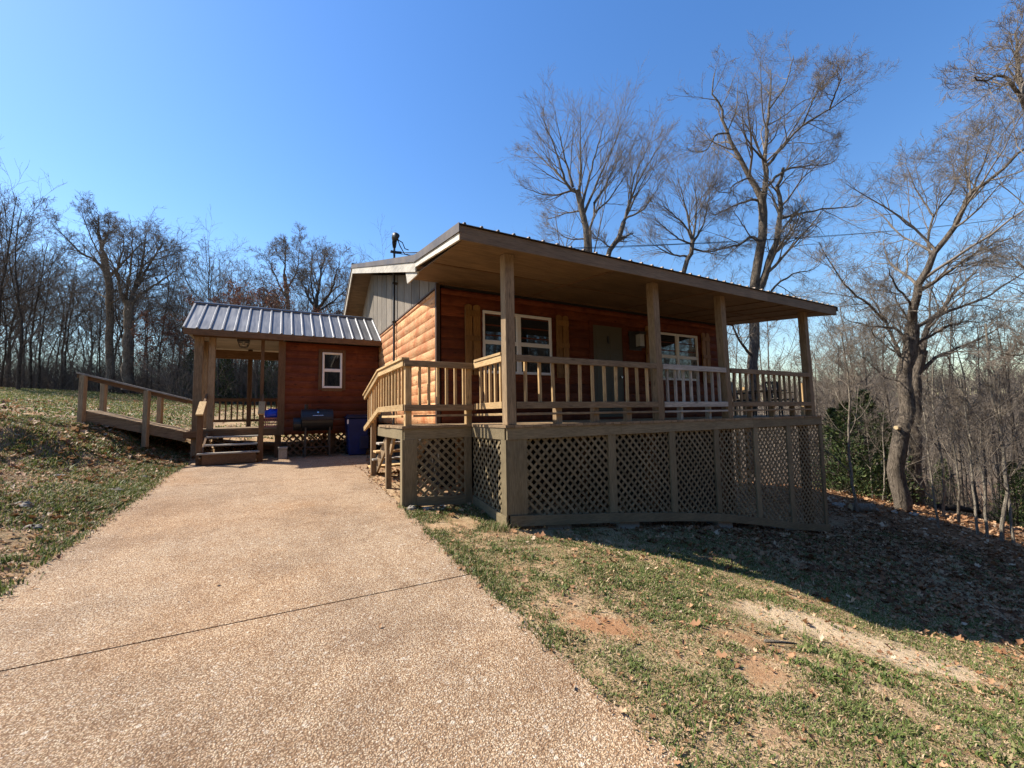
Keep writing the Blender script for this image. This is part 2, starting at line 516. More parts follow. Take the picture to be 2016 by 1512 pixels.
CP = [(2.6, 4.8, -1.47), (4.3, 4.8, -1.70), (6.7, 4.8, -2.02), (9.1, 4.8, -2.48), (10.4, 4.8, -2.74), (1.6, 5.9, -1.26), (2.5, 5.9, -1.33),
      (2.4, 7.2, -1.2), (2.4, 9.5, -1.06), (2.4, 11.5, -0.95), (1.2, 12.2, -0.93), (1.2, 14.0, -0.62), (6, 10, -1.6), (10, 10, -2.4), (6, 15, -1.1), (10, 15, -2.0),
      (15.7, 5.0, -2.98), (15.6, 2.8, -3.38), (13, 7, -2.75), (18.4, 7.8, -3.1), (13, 4.2, -2.98), (12.5, 2.2, -3.26), (24, 8, -4.6), (24, 1, -5.2), (20, 3, -3.9), (19, -2, -4.3),
      (3.2, 0.6, -1.76), (5, 1.2, -2.16), (7, 1.3, -2.62), (9, 1.6, -3.0), (6, -3, -2.5), (12, -4, -3.6), (2.2, -3, -1.72), (2.3, 1.2, -1.55), (2.3, 3.2, -1.45),
      (5, 3, -1.95), (8, 3.2, -2.45), (10.5, 3, -2.85),
      (-2.2, 1.5, -1.38), (-2.2, 3, -1.36), (-2.25, 5.9, -1.16), (-2.4, 8, -0.98), (-3, 3, -1.18), (-3.5, 8.8, -0.46), (-5, 12.5, 0.06), (-2.5, 10, -0.82), (-2.5, 11.5, -0.72),
      (-3.7, 12.9, 0.0), (-2.2, 13.3, -0.45), (-1.5, 12.2, -0.9), (-0.6, 14.2, -0.62), (-1.5, 16.9, -0.34), (-2.7, 30, 0.8), (-4.5, 5.5, -0.5), (-6, 8, 0.0), (-8, 3, -0.2),
      (-6, -3, -0.7), (-2.5, -4, -1.5), (0, -6, -1.75), (-12, 20, 1.05), (-20, 30, 1.9), (-20.5, 51, 3.1), (-6, 35.4, 1.3), (4.4, 29.6, 0.6), (0, 22, 0.1), (10, 25, -0.8), (10, 40, -0.4),
      (20, 20, -4), (20, 35, -4), (-15, 5, 0.5), (-30, 20, 2.0), (-40, 50, 3.4), (-10, 60, 2.6), (30, 55, -3), (45, 20, -9), (45, 0, -9.5), (30, -15, -7), (0, -25, -2.5), (-30, -15, 0.5)]
for yy in (-3, 0, 3, 6, 9, 11.5):
    for xx in (-1.8, -0.2, 1.5):
        CP.append((xx, yy, drive_z(yy) - 0.045))
CP = np.array(CP, float)


def _phi(r2):
    return np.where(r2 > 1e-12, r2 * np.log(np.maximum(r2, 1e-12)) * 0.5, 0.0)


_n = len(CP)
_A = np.zeros((_n + 3, _n + 3))
_d2 = ((CP[:, None, :2] - CP[None, :, :2]) ** 2).sum(-1)
_A[:_n, :_n] = _phi(_d2) + np.eye(_n) * 0.6
_A[:_n, _n] = 1
_A[:_n, _n + 1:] = CP[:, :2]
_A[_n:, :_n] = _A[:_n, _n:].T
_W = np.linalg.solve(_A, np.concatenate([CP[:, 2], np.zeros(3)]))


def sstep(a, b, x):
    t = np.clip((x - a) / (b - a), 0, 1)
    return t * t * (3 - 2 * t)


def _vnoise(x, y, seed):
    xi, yi = np.floor(x).astype(np.int64), np.floor(y).astype(np.int64)
    fx, fy = x - xi, y - yi

    def h(a, b):
        k = (a * 374761393 + b * 668265263 + seed * 974634777) & 0xFFFFFFFF
        k = ((k ^ (k >> 13)) * 1274126177) & 0xFFFFFFFF
        return ((k ^ (k >> 16)) & 0xFFFF) / 65535.0
    sx, sy = fx * fx * (3 - 2 * fx), fy * fy * (3 - 2 * fy)
    return (h(xi, yi) * (1 - sx) + h(xi + 1, yi) * sx) * (1 - sy) + (h(xi, yi + 1) * (1 - sx) + h(xi + 1, yi + 1) * sx) * sy


def fbm(x, y, s, seed=1, oct=4):
    v, a, tot = 0, 1.0, 0
    for o in range(oct):
        v = v + a * _vnoise(np.asarray(x) * s * 2 ** o + 17.3 * o, np.asarray(y) * s * 2 ** o - 9.1 * o, seed + o)
        tot += a
        a *= 0.5
    return v / tot


def gz(x, y, detail=True):
    x, y = np.asarray(x, float), np.asarray(y, float)
    sh = x.shape
    X, Y = x.ravel(), y.ravel()
    r = np.hypot(X, Y)
    lim = np.minimum(1.0, 70.0 / np.maximum(r, 1e-6))
    xs, ys = X * lim, Y * lim
    out = np.empty_like(X)
    for i in range(0, len(X), 20000):
        sl_ = slice(i, i + 20000)
        d2 = (xs[sl_, None] - CP[None, :, 0]) ** 2 + (ys[sl_, None] - CP[None, :, 1]) ** 2
        out[sl_] = _phi(d2) @ _W[:_n] + _W[_n] + xs[sl_] * _W[_n + 1] + ys[sl_] * _W[_n + 2]
    right = sstep(-0.25, 0.55, (X - 0.55 * Y) / np.maximum(r, 1e-6))
    far = (1 - right) * 2.5 + right * (-13.0 + 18.0 * sstep(90, 260, r))
    wf = sstep(35, 85, r)
    out = out * (1 - wf) + far * wf
    if detail:
        onpad = sstep(0.0, 0.5, np.maximum(np.maximum(-1.8 - X, X - 1.5), Y - 11.6))
        b = 0.10 * (fbm(X, Y, 0.9, 3) - 0.5) + 0.05 * (fbm(X, Y, 4.0, 5, 3) - 0.5)
        hump = sstep(-2.6, -4.0, X) * (Y < 16)
        b = b + 0.34 * (sstep(10.35, 10.95, Y + 1.3 * (fbm(X, Y, 0.8, 15, 2) - 0.5) + 0.25 * (X + 4)) - 0.55) * sstep(-2.55, -3.1, X) * sstep(-9.0, -6.0, X) * sstep(13.5, 12.3, Y) * sstep(8.0, 9.6, Y)
        b = b + hump * (0.34 * (fbm(X, Y, 1.1, 9, 3) - 0.5) + 0.16 * (fbm(X, Y, 3.5, 13, 2) - 0.5))
        out = out + b * onpad
        out = np.where(onpad < 0.02, np.minimum(out, -1.5 + 0.048 * Y - 0.03), out)
    return out.reshape(sh)


def gz1(x, y):
    return float(gz(np.array([x]), np.array([y]))[0])


def graded(lo, hi, near_lo, near_hi, step, growth):
    c = list(np.arange(near_lo, near_hi, step))
    s_, v = step, c[-1]
    while v < hi:
        s_ *= growth
        v += s_
        c.append(v)
    s_, v = step, near_lo
    while v > lo:
        s_ *= growth
        v -= s_
        c.insert(0, v)
    return np.array(c)


gx = graded(-500, 600, -6, 13, 0.10, 1.07)
gy = graded(-300, 600, 0, 14, 0.10, 1.07)
GX, GY = np.meshgrid(gx, gy)
GZ = gz(GX, GY)
V = np.stack([GX, GY, GZ], -1).reshape(-1, 3)
ny, nx = GX.shape
ii = (np.arange(ny - 1)[:, None] * nx + np.arange(nx - 1)[None, :]).ravel()
me = npmesh('ground', V, np.stack([ii, ii + 1, ii + nx + 1, ii + nx], -1), smooth=True)
me.materials.append(M['ground'])
tag(link(bpy.data.objects.new('ground', me)), kind='structure')

# driveway: three slabs poured side by side with open joints
b = MB()
for y0, y1, y0b, y1b in ((-6, 3.425, -6, 3.355), (3.44, 8.86, 3.37, 8.30), (8.87, 11.7, 8.31, 11.7)):
    nseg = 40
    for k in range(nseg):
        f0, f1 = k / nseg, (k + 1) / nseg
        ya, yb = y0 + (y1 - y0) * f0, y0 + (y1 - y0) * f1
        ya2, yb2 = y0b + (y1b - y0b) * f0, y0b + (y1b - y0b) * f1
        ew = lambda y, k: 0.014 * math.sin(y * 5.1 + k) + 0.011 * math.sin(y * 11.7 + 2 * k) + 0.008 * math.sin(y * 23.0 + k)
        wl = lambda y: -1.80 - 0.09 * math.exp(-((y - 8.8) / 1.2) ** 2) + (0.0 if y < 9.5 else 0.12 * (y - 9.5) / 2) + ew(y, 0.4)
        wr = lambda y: 1.475 + ew(y, 1.9) + (0.0 if y < 8.3 else 0.5 * (y - 8.3) / 3)
        P = [(wl(ya), ya), (wr(ya2), ya2), (wr(yb2), yb2), (wl(yb), yb)]
        vs = [(x, y, drive_z(y)) for x, y in P] + [(x, y, drive_z(y) - 0.12) for x, y in P]
        fs = [(0, 1, 2, 3), (1, 0, 4, 5), (2, 1, 5, 6), (3, 2, 6, 7), (0, 3, 7, 4)]
        if k > 0:
            fs.remove((1, 0, 4, 5))
        if k < nseg - 1:
            fs.remove((3, 2, 6, 7))
        b.add(vs, fs, 0.5)
tag(b.build('driveway', 'drive'), kind='structure')

# ------------------------------------------------------------------ cabin
DECK = -0.135
YF, YW, YB = 4.80, 7.05, 16.2
XL, XR = 2.43, 10.45


def logs(b, axis, fixed, out, a0, a1, z0, z1, course=0.196, bulge=0.034, seed=0):
    """half-round log siding; out = -1/+1 side it faces along the fixed axis"""
    rr = random.Random(seed)
    z = z0
    k = 0
    while z < z1 - 0.02:
        zt = min(z + course, z1)
        prof = []
        for q in range(7):
            f = q / 6
            d = 0.004 + bulge * math.sin(math.pi * (0.06 + 0.88 * f)) ** 0.7
            prof.append((d, z + (zt - z) * f))
        p = a0
        cuts = []
        p = a0 + rr.uniform(0.6, 3.0)
        last = a0
        while p < a1 - 0.5:
            cuts.append((last, p - 0.0015))
            last = p + 0.0015
            p += rr.uniform(2.0, 3.9)
        cuts.append((last, a1))
        for (s0, s1) in cuts:
            r = rr.random()
            poly = [(fixed + out * d, zz) for d, zz in prof] + [(fixed - out * 0.03, zt), (fixed - out * 0.03, z)]
            if axis == 'y':
                b.prism([(p_[0], p_[1]) for p_ in poly], 'y', s0, s1, r)
            else:
                b.prism([(p_[0], p_[1]) for p_ in poly], 'x', s0, s1, r)
        z = zt
        k += 1
    return b


cabin = thing('log_cabin', 'orange log sided cabin with a long metal roof over its front porch', 'cabin', (6.4, 10, -1.6))
# MB.prism: for axis y the polygon coordinates are (x, z); for axis x they are (y, z)
logs(MB(), 'y', XL, -1, YW + 0.02, YB, -0.16, 2.275, seed=3).build('gable_wall', 'log_y', cabin, smooth=False)
logs(MB(), 'x', YW, -1, XL + 0.05, XR, -0.16, 2.30, seed=5).build('front_wall', 'shadelog_x', cabin)
MB().box(XL + 0.035, XR - 0.03, YW + 0.035, YB, -2.95, 2.3).build('wall_core', 'dark', cabin)
logs(MB(), 'y', XR, 1, YW + 0.02, YB, -0.16, 2.6, seed=8).build('side_wall', 'log_y', cabin)
# gable panels with open vertical joints
RP = [(4.60, 2.315), (6.48, 2.585), (13.35, 4.69), (16.9, 2.62)]          # roof top profile (y, z)


def roof_z(y):
    for (a, za), (c, zc) in zip(RP[:-1], RP[1:]):
        if a <= y <= c:
            return za + (zc - za) * (y - a) / (c - a)
    return 0.0


b = MB()
edges = [YW - 0.05] + [7.53 + 0.6 * k for k in range(15)] + [YB]
for e0, e1 in zip(edges[:-1], edges[1:]):
    y0, y1 = e0 + 0.017, e1 - 0.017
    poly = [(y0, 2.31), (y1, 2.31), (y1, roof_z(y1) - 0.24)]
    if y0 < 13.35 < y1:
        poly.append((13.35, 4.45))
    poly.append((y0, roof_z(y0) - 0.24))
    b.prism(poly, 'x', XL - 0.012, XL + 0.012)
b.build('gable_siding', 'gable', cabin)
MB().prism([(YW, 2.29), (YB, 2.29), (YB, 2.6), (13.35, 4.44), (YW, 2.5)], 'x', XL + 0.016, XL + 0.05).build('gable_backing', 'dark', cabin)
MB().box(XL - 0.045, XL + 0.0, YW, YB, 2.278, 2.308).build('water_table', 'trimdark', cabin)
b = MB()
b.box(XL - 0.05, XL + 0.02, YW - 0.055, YW + 0.015, -0.16, 2.36)
b.build('corner_trim', 'trimdark', cabin)
MB().box(XL + 0.105, XR, YW - 0.03, YW + 0.02, 2.302, 2.42).build('frieze_gap', 'dark', cabin)
# roof
XA, XB = 1.885, 10.98
low = [(y, z - 0.13) for y, z in RP]
b = MB().prism([(y, z - 0.012) for y, z in RP] + low[::-1], 'x', XA + 0.02, XB - 0.02)
b.build('roof_deck', 'soffit', cabin)
b = MB()
for (ya, za), (yb, zb) in zip(RP[:-1], RP[1:]):
    n = Vector((0, -(zb - za), yb - ya)).normalized()
    A, B = Vector((0, ya, za)), Vector((0, yb, zb))
    if ya < 4.7:
        A = A + (A - B).normalized() * 0.05
    b.prism([(A.y, A.z), (B.y, B.z), (B.y + n.y * 0.008, B.z + n.z * 0.008), (A.y + n.y * 0.008, A.z + n.z * 0.008)], 'x', XA - 0.045, XB + 0.045, 0.5)
    x = XA + 0.03
    while x < XB + 0.04:
        for dx, hw in ((0, 0.022),):
            p0, p1 = A + n * 0.02, B + n * 0.02
            q = [(x + dx - hw, A + n * 0.006), (x + dx - hw * 0.4, A + n * 0.03), (x + dx + hw * 0.4, A + n * 0.03), (x + dx + hw, A + n * 0.006)]
            q2 = [(x + dx - hw, B + n * 0.006), (x + dx - hw * 0.4, B + n * 0.03), (x + dx + hw * 0.4, B + n * 0.03), (x + dx + hw, B + n * 0.006)]
            vs = [(xx, p.y, p.z) for xx, p in q] + [(xx, p.y, p.z) for xx, p in q2]
            b.add(vs, [(0, 1, 5, 4), (1, 2, 6, 5), (2, 3, 7, 6), (3, 2, 1, 0)], 0.5)
        x += 0.229
# drip edge down the rake and the ridge roll
for (ya, za), (yb, zb) in zip(RP[:-1], RP[1:]):
    for xx in (XA - 0.048, XB + 0.042):
        b.prism([(ya - (0.05 if ya < 4.7 else 0), za + 0.01), (yb, zb + 0.01), (yb, zb - 0.105), (ya - (0.05 if ya < 4.7 else 0), za - 0.105)], 'x', xx, xx + 0.006, 0.5)
b.tube([(XA - 0.05, 13.35, 4.70), (XB + 0.05, 13.35, 4.70)], 0.05, 8, 0.5)
b.build('roof_sheet', 'brownmetal', cabin)
for (ya, za), (yb, zb), d0, d1 in zip(RP[:-1], RP[1:], (0.095, 0.10, 0.10), (0.185, 0.265, 0.265)):
    for xx in (XA - 0.028, XB - 0.0):
        MB().prism([(ya, za - d0), (yb, zb - d0), (yb, zb - d1), (ya, za - d1)], 'x', xx, xx + 0.028).build('rake_board', 'rake', cabin)
b = MB()
b.prism([(6.46, 2.33), (7.20, 2.545), (7.08, 2.30), (6.50, 2.28)], 'x', XA + 0.004, XA + 0.028)
b.build('eave_return', 'rake', cabin)
b = MB()
xs = [XA - 0.03, 5.2, 8.3, XB + 0.03]
for x0, x1 in zip(xs[:-1], xs[1:]):
    b.box(x0 + 0.001, x1 - 0.001, 4.575, 4.60, 2.125, 2.30)
b.build('front_fascia', 'fascia', cabin)
# soffit over the porch: ply sheets, seams covered with battens
b = MB()
zs = lambda y: 2.14 + 0.098 * (y - 4.6)
for x0 in np.arange(XA + 0.03, XB - 0.05, 2.44):
    x1 = min(x0 + 2.435, XB - 0.03)
    for y0, y1 in ((4.605, 5.82), (5.825, 7.04)):
        b.prism([(y0, zs(y0)), (y1, zs(y1)), (y1, zs(y1) + 0.012), (y0, zs(y0) + 0.012)], 'x', x0, x1)
b.build('soffit', 'soffit', cabin)
b = MB()
b.prism([(5.80, zs(5.8) - 0.012), (5.845, zs(5.845) - 0.012), (5.845, zs(5.845) - 0.001), (5.80, zs(5.8) - 0.001)], 'x', XA + 0.05, XB - 0.05)
b.prism([(6.98, zs(6.98) - 0.03), (7.03, zs(7.03) - 0.03), (7.03, zs(7.03) - 0.002), (6.98, zs(6.98) - 0.002)], 'x', XL, XB - 0.05)
for x in (4.35, 6.78, 8.3, 8.95, 9.6, 10.3):
    b.prism([(4.62, zs(4.62) - 0.013), (6.97, zs(6.97) - 0.013), (6.97, zs(6.97) - 0.002), (4.62, zs(4.62) - 0.002)], 'x', x - 0.022, x + 0.022)
b.build('soffit_batten', 'brown_x', cabin)
MB().box(2.5, 10.4, 4.79, 4.93, 2.0, 2.155).build('porch_beam', 'fascia', cabin) if False else None
b = MB()
b.prism([(YW, 2.28), (YB, 2.28), (YB, 2.5), (13.35, 4.44), (YW, 2.47)], 'x', XR - 0.02, XR + 0.02)
b.build('far_gable', 'gable', cabin)


def window(parent, x0, x1, z0, z1, y, kind):
    f = MB()
    d0, d1 = y - 0.075, y - 0.02
    fw = 0.036
    f.box(x0, x1, d0, d1, z1 - fw, z1)
    f.box(x0, x1, d0, d1, z0, z0 + fw)
    f.box(x0, x0 + fw, d0, d1, z0 + fw, z1 - fw)
    f.box(x1 - fw, x1, d0, d1, z0 + fw, z1 - fw)
    fr = f.build('window', 'white', parent, 0.004)
    xm = (x0 + x1) / 2
    zm = (z0 + z1) / 2
    bays = [(x0 + fw, x1 - fw)] if kind == 'single' else [(x0 + fw, xm - 0.04), (xm + 0.04, x1 - fw)]
    if kind != 'single':
        MB().box(xm - 0.04, xm + 0.04, d0 - 0.004, d1, z0 + fw, z1 - fw).build('mullion', 'white', fr)
    for a, c in bays:
        MB().box(a, c, d0 + 0.006, d1, zm - 0.028, zm + 0.028).build('meeting_rail', 'white', fr)
        for q0, q1, dy in ((z0 + fw, zm - 0.028, 0.012), (zm + 0.028, z1 - fw, 0.03)):
            s_ = MB()
            t_ = 0.014
            s_.box(a, c, d0 + dy, d0 + dy + 0.02, q1 - t_, q1)
            s_.box(a, c, d0 + dy, d0 + dy + 0.02, q0, q0 + t_)
            s_.box(a, a + t_, d0 + dy, d0 + dy + 0.02, q0 + t_, q1 - t_)
            s_.box(c - t_, c, d0 + dy, d0 + dy + 0.02, q0 + t_, q1 - t_)
            s_.build('sash', 'white', fr)
            MB().box(a + t_, c - t_, d0 + dy + 0.008, d0 + dy + 0.014, q0 + t_, q1 - t_).build('pane', 'glass', fr)
    return fr


window(cabin, 3.285, 4.83, 0.78, 1.965, YW, 'twin')
window(cabin, 7.86, 9.37, 0.775, 1.935, YW, 'twin')


def shutter(x0, x1, z0, z1):
    b = MB()
    y0, y1 = YW - 0.085, YW - 0.055
    xm = (x0 + x1) / 2
    for a, c in ((x0, xm - 0.012), (xm + 0.012, x1)):
        pts = [(a, z0), (c, z0)]
        for q in range(9):
            t = q / 8
            pts.append((c + (a - c) * t, z1 - 0.045 + 0.045 * math.sin(math.pi * (0.12 + 0.76 * t)) - (0.0 if 0 < q < 8 else 0.01)))
        b.prism([(p[0], p[1]) for p in pts], 'y', y0, y1)
    zm = (z0 + z1) / 2 + 0.02
    for zc, hh in ((z1 - 0.17, 0.055), (zm, 0.05), (z0 + 0.14, 0.055)):
        b.box(x0 + 0.004, x1 - 0.004, y0 - 0.02, y0 - 0.001, zc - hh, zc + hh)
    b.build('shutter', 'shutter_z', cabin, 0.003)


for x0, x1 in ((2.92, 3.225), (4.945, 5.255), (7.51, 7.79), (9.53, 9.84)):
    shutter(x0, x1, 0.735, 2.045)
# front door with six raised panels
b = MB()
b.box(5.93, 6.78, YW - 0.05, YW - 0.02, DECK + 0.05, 1.93)
dr = b.build('door', 'door', cabin)
for c in (0, 1):
    xa = 6.02 + c * 0.39
    for z0, z1 in ((0.05, 0.62), (0.74, 1.30), (1.42, 1.80)):
        MB().box(xa, xa + 0.28, YW - 0.058, YW - 0.049, z0, z1).build('door_panel', 'door', dr, 0.004)
b = MB()
b.box(5.83, 5.93, YW - 0.06, YW - 0.02, DECK, 2.03)
b.box(6.78, 6.88, YW - 0.06, YW - 0.02, DECK, 2.03)
b.box(5.93, 6.78, YW - 0.06, YW - 0.02, 1.93, 2.03)
b.box(5.93, 6.78, YW - 0.09, YW - 0.02, DECK, DECK + 0.05)
b.build('door_frame', 'shadelog_x', dr)
MB().box(6.33, 6.37, YW - 0.075, YW - 0.058, 1.56, 1.70).box(6.335, 6.365, YW - 0.085, YW - 0.075, 1.53, 1.58).build('door_knocker', 'iron', dr)
b = MB().tube([(6.70, YW - 0.05, 0.80), (6.70, YW - 0.10, 0.80)], 0.028, 10)
b.build('door_handle', 'steel', dr)
# service mast: conduit up the gable wall, through the overhang, to a weatherhead
b = MB()
b.tube([(2.35, 10.0, -1.0), (2.35, 10.0, 4.15)], 0.027, 12)
for z in (0.2, 1.2, 2.25, 3.2):
    b.box(2.30, 2.43, 9.955, 10.045, z, z + 0.03)
mast = b.build('service_mast', 'iron', cabin, smooth=False)
b = MB()
b.tube([(2.35, 10.0, 4.10), (2.35, 9.99, 4.22), (2.35, 9.95, 4.31), (2.35, 9.86, 4.345), (2.35, 9.76, 4.30), (2.35, 9.74, 4.2)], [0.04, 0.058, 0.08, 0.085, 0.07, 0.04], 12)
b.build('weatherhead', 'iron', mast, smooth=True)
b = MB().box(2.26, 2.44, 9.96, 10.04, 3.97, 4.01).tube([(2.40, 10.0, 3.99), (2.52, 9.97, 3.99)], 0.035, 8)
b.build('mast_clamp', 'iron', mast)

# ------------------------------------------------------------------ front porch
porch = thing('front_porch', 'raised wooden porch with railings and khaki lattice skirt along the cabin front', 'porch', (6.4, 5.9, -1.7))
b = MB()
x = 2.545
while x < 10.44:
    b.box(x, min(x + 0.136, 10.46), YF - 0.03 - random.uniform(0, 0.012), YW - 0.06, DECK - 0.036, DECK + random.uniform(-0.002, 0.002))
    x += 0.141
for k in range(8):
    y0 = 5.86 + k * 0.2
    b.box(1.50 - random.uniform(0, 0.015), 2.54, y0, y0 + 0.194, DECK - 0.036, DECK + random.uniform(-0.002, 0.002)) if y0 < 7.0 or True else None
b.build('decking', 'post_y', porch)
b = MB()
zb, zt = -0.325, DECK - 0.038
for x0, x1 in ((2.575, 4.545), (4.548, 7.93), (7.933, 10.46)):
    b.box(x0, x1, YF - 0.022, YF + 0.016, zb, zt)
b.box(2.555, 2.593, YF + 0.02, 5.90, zb, zt)
b.box(1.53, 2.55, 5.885, 5.923, zb, zt)
b.box(1.512, 1.55, 5.925, 7.60, zb, zt)
b.box(10.44, 10.478, YF + 0.02, YW, zb, zt)
b.build('rim_board', 'skirt_x', porch)
# joists under the deck
b = MB()
for x in np.arange(3.0, 10.3, 0.41):
    b.box(x, x + 0.038, YF + 0.02, YW - 0.05, -0.34, -0.18)
b.build('joist', 'brown_y', porch)
# roof posts
PX = [(2.59, 0.14), (5.40, 0.14), (7.22, 0.14), (10.14, 0.14)]
for k, (x, wd) in enumerate(PX):
    b = MB()
    # old posts: they lean a hair towards the cabin's left end
    tl = (0.0, 0.03, 0.07, 0.06)[k]
    x0, x1 = x, x + wd
    vs = [(x0, YF, DECK), (x1, YF, DECK), (x1, YF + 0.14, DECK), (x0, YF + 0.14, DECK), (x0 - tl, YF, zs(YF)), (x1 - tl, YF, zs(YF)), (x1 - tl, YF + 0.14, zs(YF + 0.14)), (x0 - tl, YF + 0.14, zs(YF + 0.14))]
    b.add(vs, [(0, 3, 2, 1), (4, 5, 6, 7), (0, 1, 5, 4), (1, 2, 6, 5), (2, 3, 7, 6), (3, 0, 4, 7)])
    b.build('post', ('post_z', 'post_z', 'post_z', 'post_z')[k], porch, 0.005)


def front_rail(x0, x1, n, mat, sup, tin, bmat=None):
    b = MB()
    y0, y1 = YF - 0.005, YF + 0.033
    b.box(x0, x1, y0, y1, 0.71, 0.80)
    b.box(x0, x1, y0, y1, 0.08, 0.17)
    b.box(x0, x1, y0 + 0.05, y1 + 0.05, 0.803, 0.838) if False else None
    b.box(x0, x1, y0 + 0.008, y1 - 0.004, -0.01, 0.022)
    rail = b.build('railing', mat, porch, 0.003)
    for k in range(n):
        xc = x0 + (x1 - x0) * (k + 0.75) / (n + 0.5)
        j = random.uniform(-0.012, 0.012)
        bb = MB()
        yb0 = y1 + 0.001
        l = random.uniform(-0.01, 0.01)
        vs = []
        for z, dx in ((0.10, 0), (0.79, l)):
            vs += [(xc + j + dx - 0.019, yb0, z), (xc + j + dx + 0.019, yb0, z), (xc + j + dx + 0.019, yb0 + 0.036, z), (xc + j + dx - 0.019, yb0 + 0.036, z)]
        bb.add(vs, [(0, 3, 2, 1), (4, 5, 6, 7), (0, 1, 5, 4), (1, 2, 6, 5), (2, 3, 7, 6), (3, 0, 4, 7)])
        bb.build('baluster', bmat or mat.replace('_x', '_z'), rail)
    for xc, wd in sup:
        MB().box(xc - wd / 2, xc + wd / 2, y1 + 0.001, y1 + 0.09, DECK, 0.08).build('support_block', mat.replace('_x', '_z'), rail)
    return rail


front_rail(2.735, 5.395, 11, 'post_x', ((3.44, 0.10), (4.12, 0.10), (4.78, 0.10)), 0, 'pine_z')
front_rail(5.545, 7.215, 8, 'grey_x', ((6.0, 0.05), (6.75, 0.05)), 0)
front_rail(7.365, 10.135, 14, 'post_x', ((8.0, 0.05), (8.75, 0.05), (9.5, 0.05)), 0)
# left return railing, from the corner post back to the landing
rl = MB().box(2.585, 2.625, YF + 0.142, 5.86, 0.715, 0.805).build('railing', 'pine_y', porch, 0.003)
MB().box(2.585, 2.625, YF + 0.142, 5.86, 0.085, 0.175).build('bottom_rail', 'pine_y', rl, 0.003)
MB().box(2.593, 2.618, YF + 0.142, 5.86, -0.01, 0.022).build('toe_rail', 'pine_y', rl)
MB().box(2.572, 2.70, YF + 0.142, 5.82, 0.806, 0.842).build('rail_cap', 'pine_y', rl, 0.003)
for k in range(5):
    yc = YF + 0.27 + k * 0.165
    MB().box(2.628, 2.664, yc - 0.019, yc + 0.019, 0.10, 0.79).build('baluster', 'pine_z', rl)
# landing railing
rl = MB().box(1.53, 2.575, 5.86, 5.898, 0.71, 0.80).build('railing', 'post_x', porch, 0.003)
MB().box(1.53, 2.575, 5.86, 5.898, 0.075, 0.165).build('bottom_rail', 'post_x', rl, 0.003)
MB().box(1.66, 2.575, 5.868, 5.893, -0.01, 0.02).build('toe_rail', 'post_x', rl)
for k in range(6):
    xc = 1.76 + k * 0.137
    MB().box(xc - 0.019, xc + 0.019, 5.90, 5.936, 0.10, 0.79).build('baluster', 'pine_z', rl)
MB().box(1.55, 1.64, 5.90, 5.99, DECK - 0.03, 0.80).build('corner_post', 'pine_z', rl, 0.004)
MB().box(2.48, 2.57, 5.90, 5.99, DECK, 0.80).build('corner_post', 'pine_z', rl, 0.004)
# stair railing on the drive side: level over the landing, then down the flight
b = MB()
for za, zb_, hh in ((0.76, 0.40, 0.09), (0.125, -0.24, 0.09)):
    b.beam((1.53, 5.90, za), (1.53, 7.62, za), 0.038, hh)
    b.beam((1.53, 7.62, za), (1.53, 9.02, zb_), 0.038, hh)
b.beam((1.545, 5.88, 0.823), (1.545, 7.62, 0.823), 0.11, 0.034)
b.beam((1.545, 7.62, 0.823), (1.545, 9.06, 0.453), 0.11, 0.034)
b.beam((1.53, 5.99, 0.0), (1.53, 7.3, 0.0), 0.03, 0.035)
rl = b.build('stair_railing', 'pine_y', porch, 0.003)
for k in range(14):
    yc = 6.12 + k * 0.205
    dz = 0 if yc < 7.62 else -(yc - 7.62) * 0.257
    MB().box(1.551, 1.587, yc - 0.019, yc + 0.019, 0.085 + dz, 0.79 + dz).build('baluster', 'pine_z', rl)
for yc, zt_ in ((7.15, 0.74), (8.45, 0.60)):
    MB().box(1.552, 1.642, yc - 0.045, yc + 0.045, gz1(1.6, yc) - 0.1, zt_ - 0.1 if yc > 8 else DECK - 0.04).build('corner_post', 'post_z', rl, 0.004)
MB().beam((1.62, 7.10, -0.60), (1.62, 6.75, -0.20), 0.04, 0.09).build('brace', 'post_z', rl)
# flight of steps down from the landing
b = MB()
for x in (1.66, 2.36):
    b.beam((x, 7.42, -0.36), (x, 8.75, -1.17), 0.038, 0.22)
st = b.build('stair', 'post_y', porch)
for k in range(5):
    z = DECK - 0.165 * (k + 1)
    y = 7.46 + 0.265 * k
    MB().box(1.56, 2.40, y, y + 0.28, z - 0.036, z).build('tread', 'grey_x' if k % 2 else 'pine_x', st, 0.004)


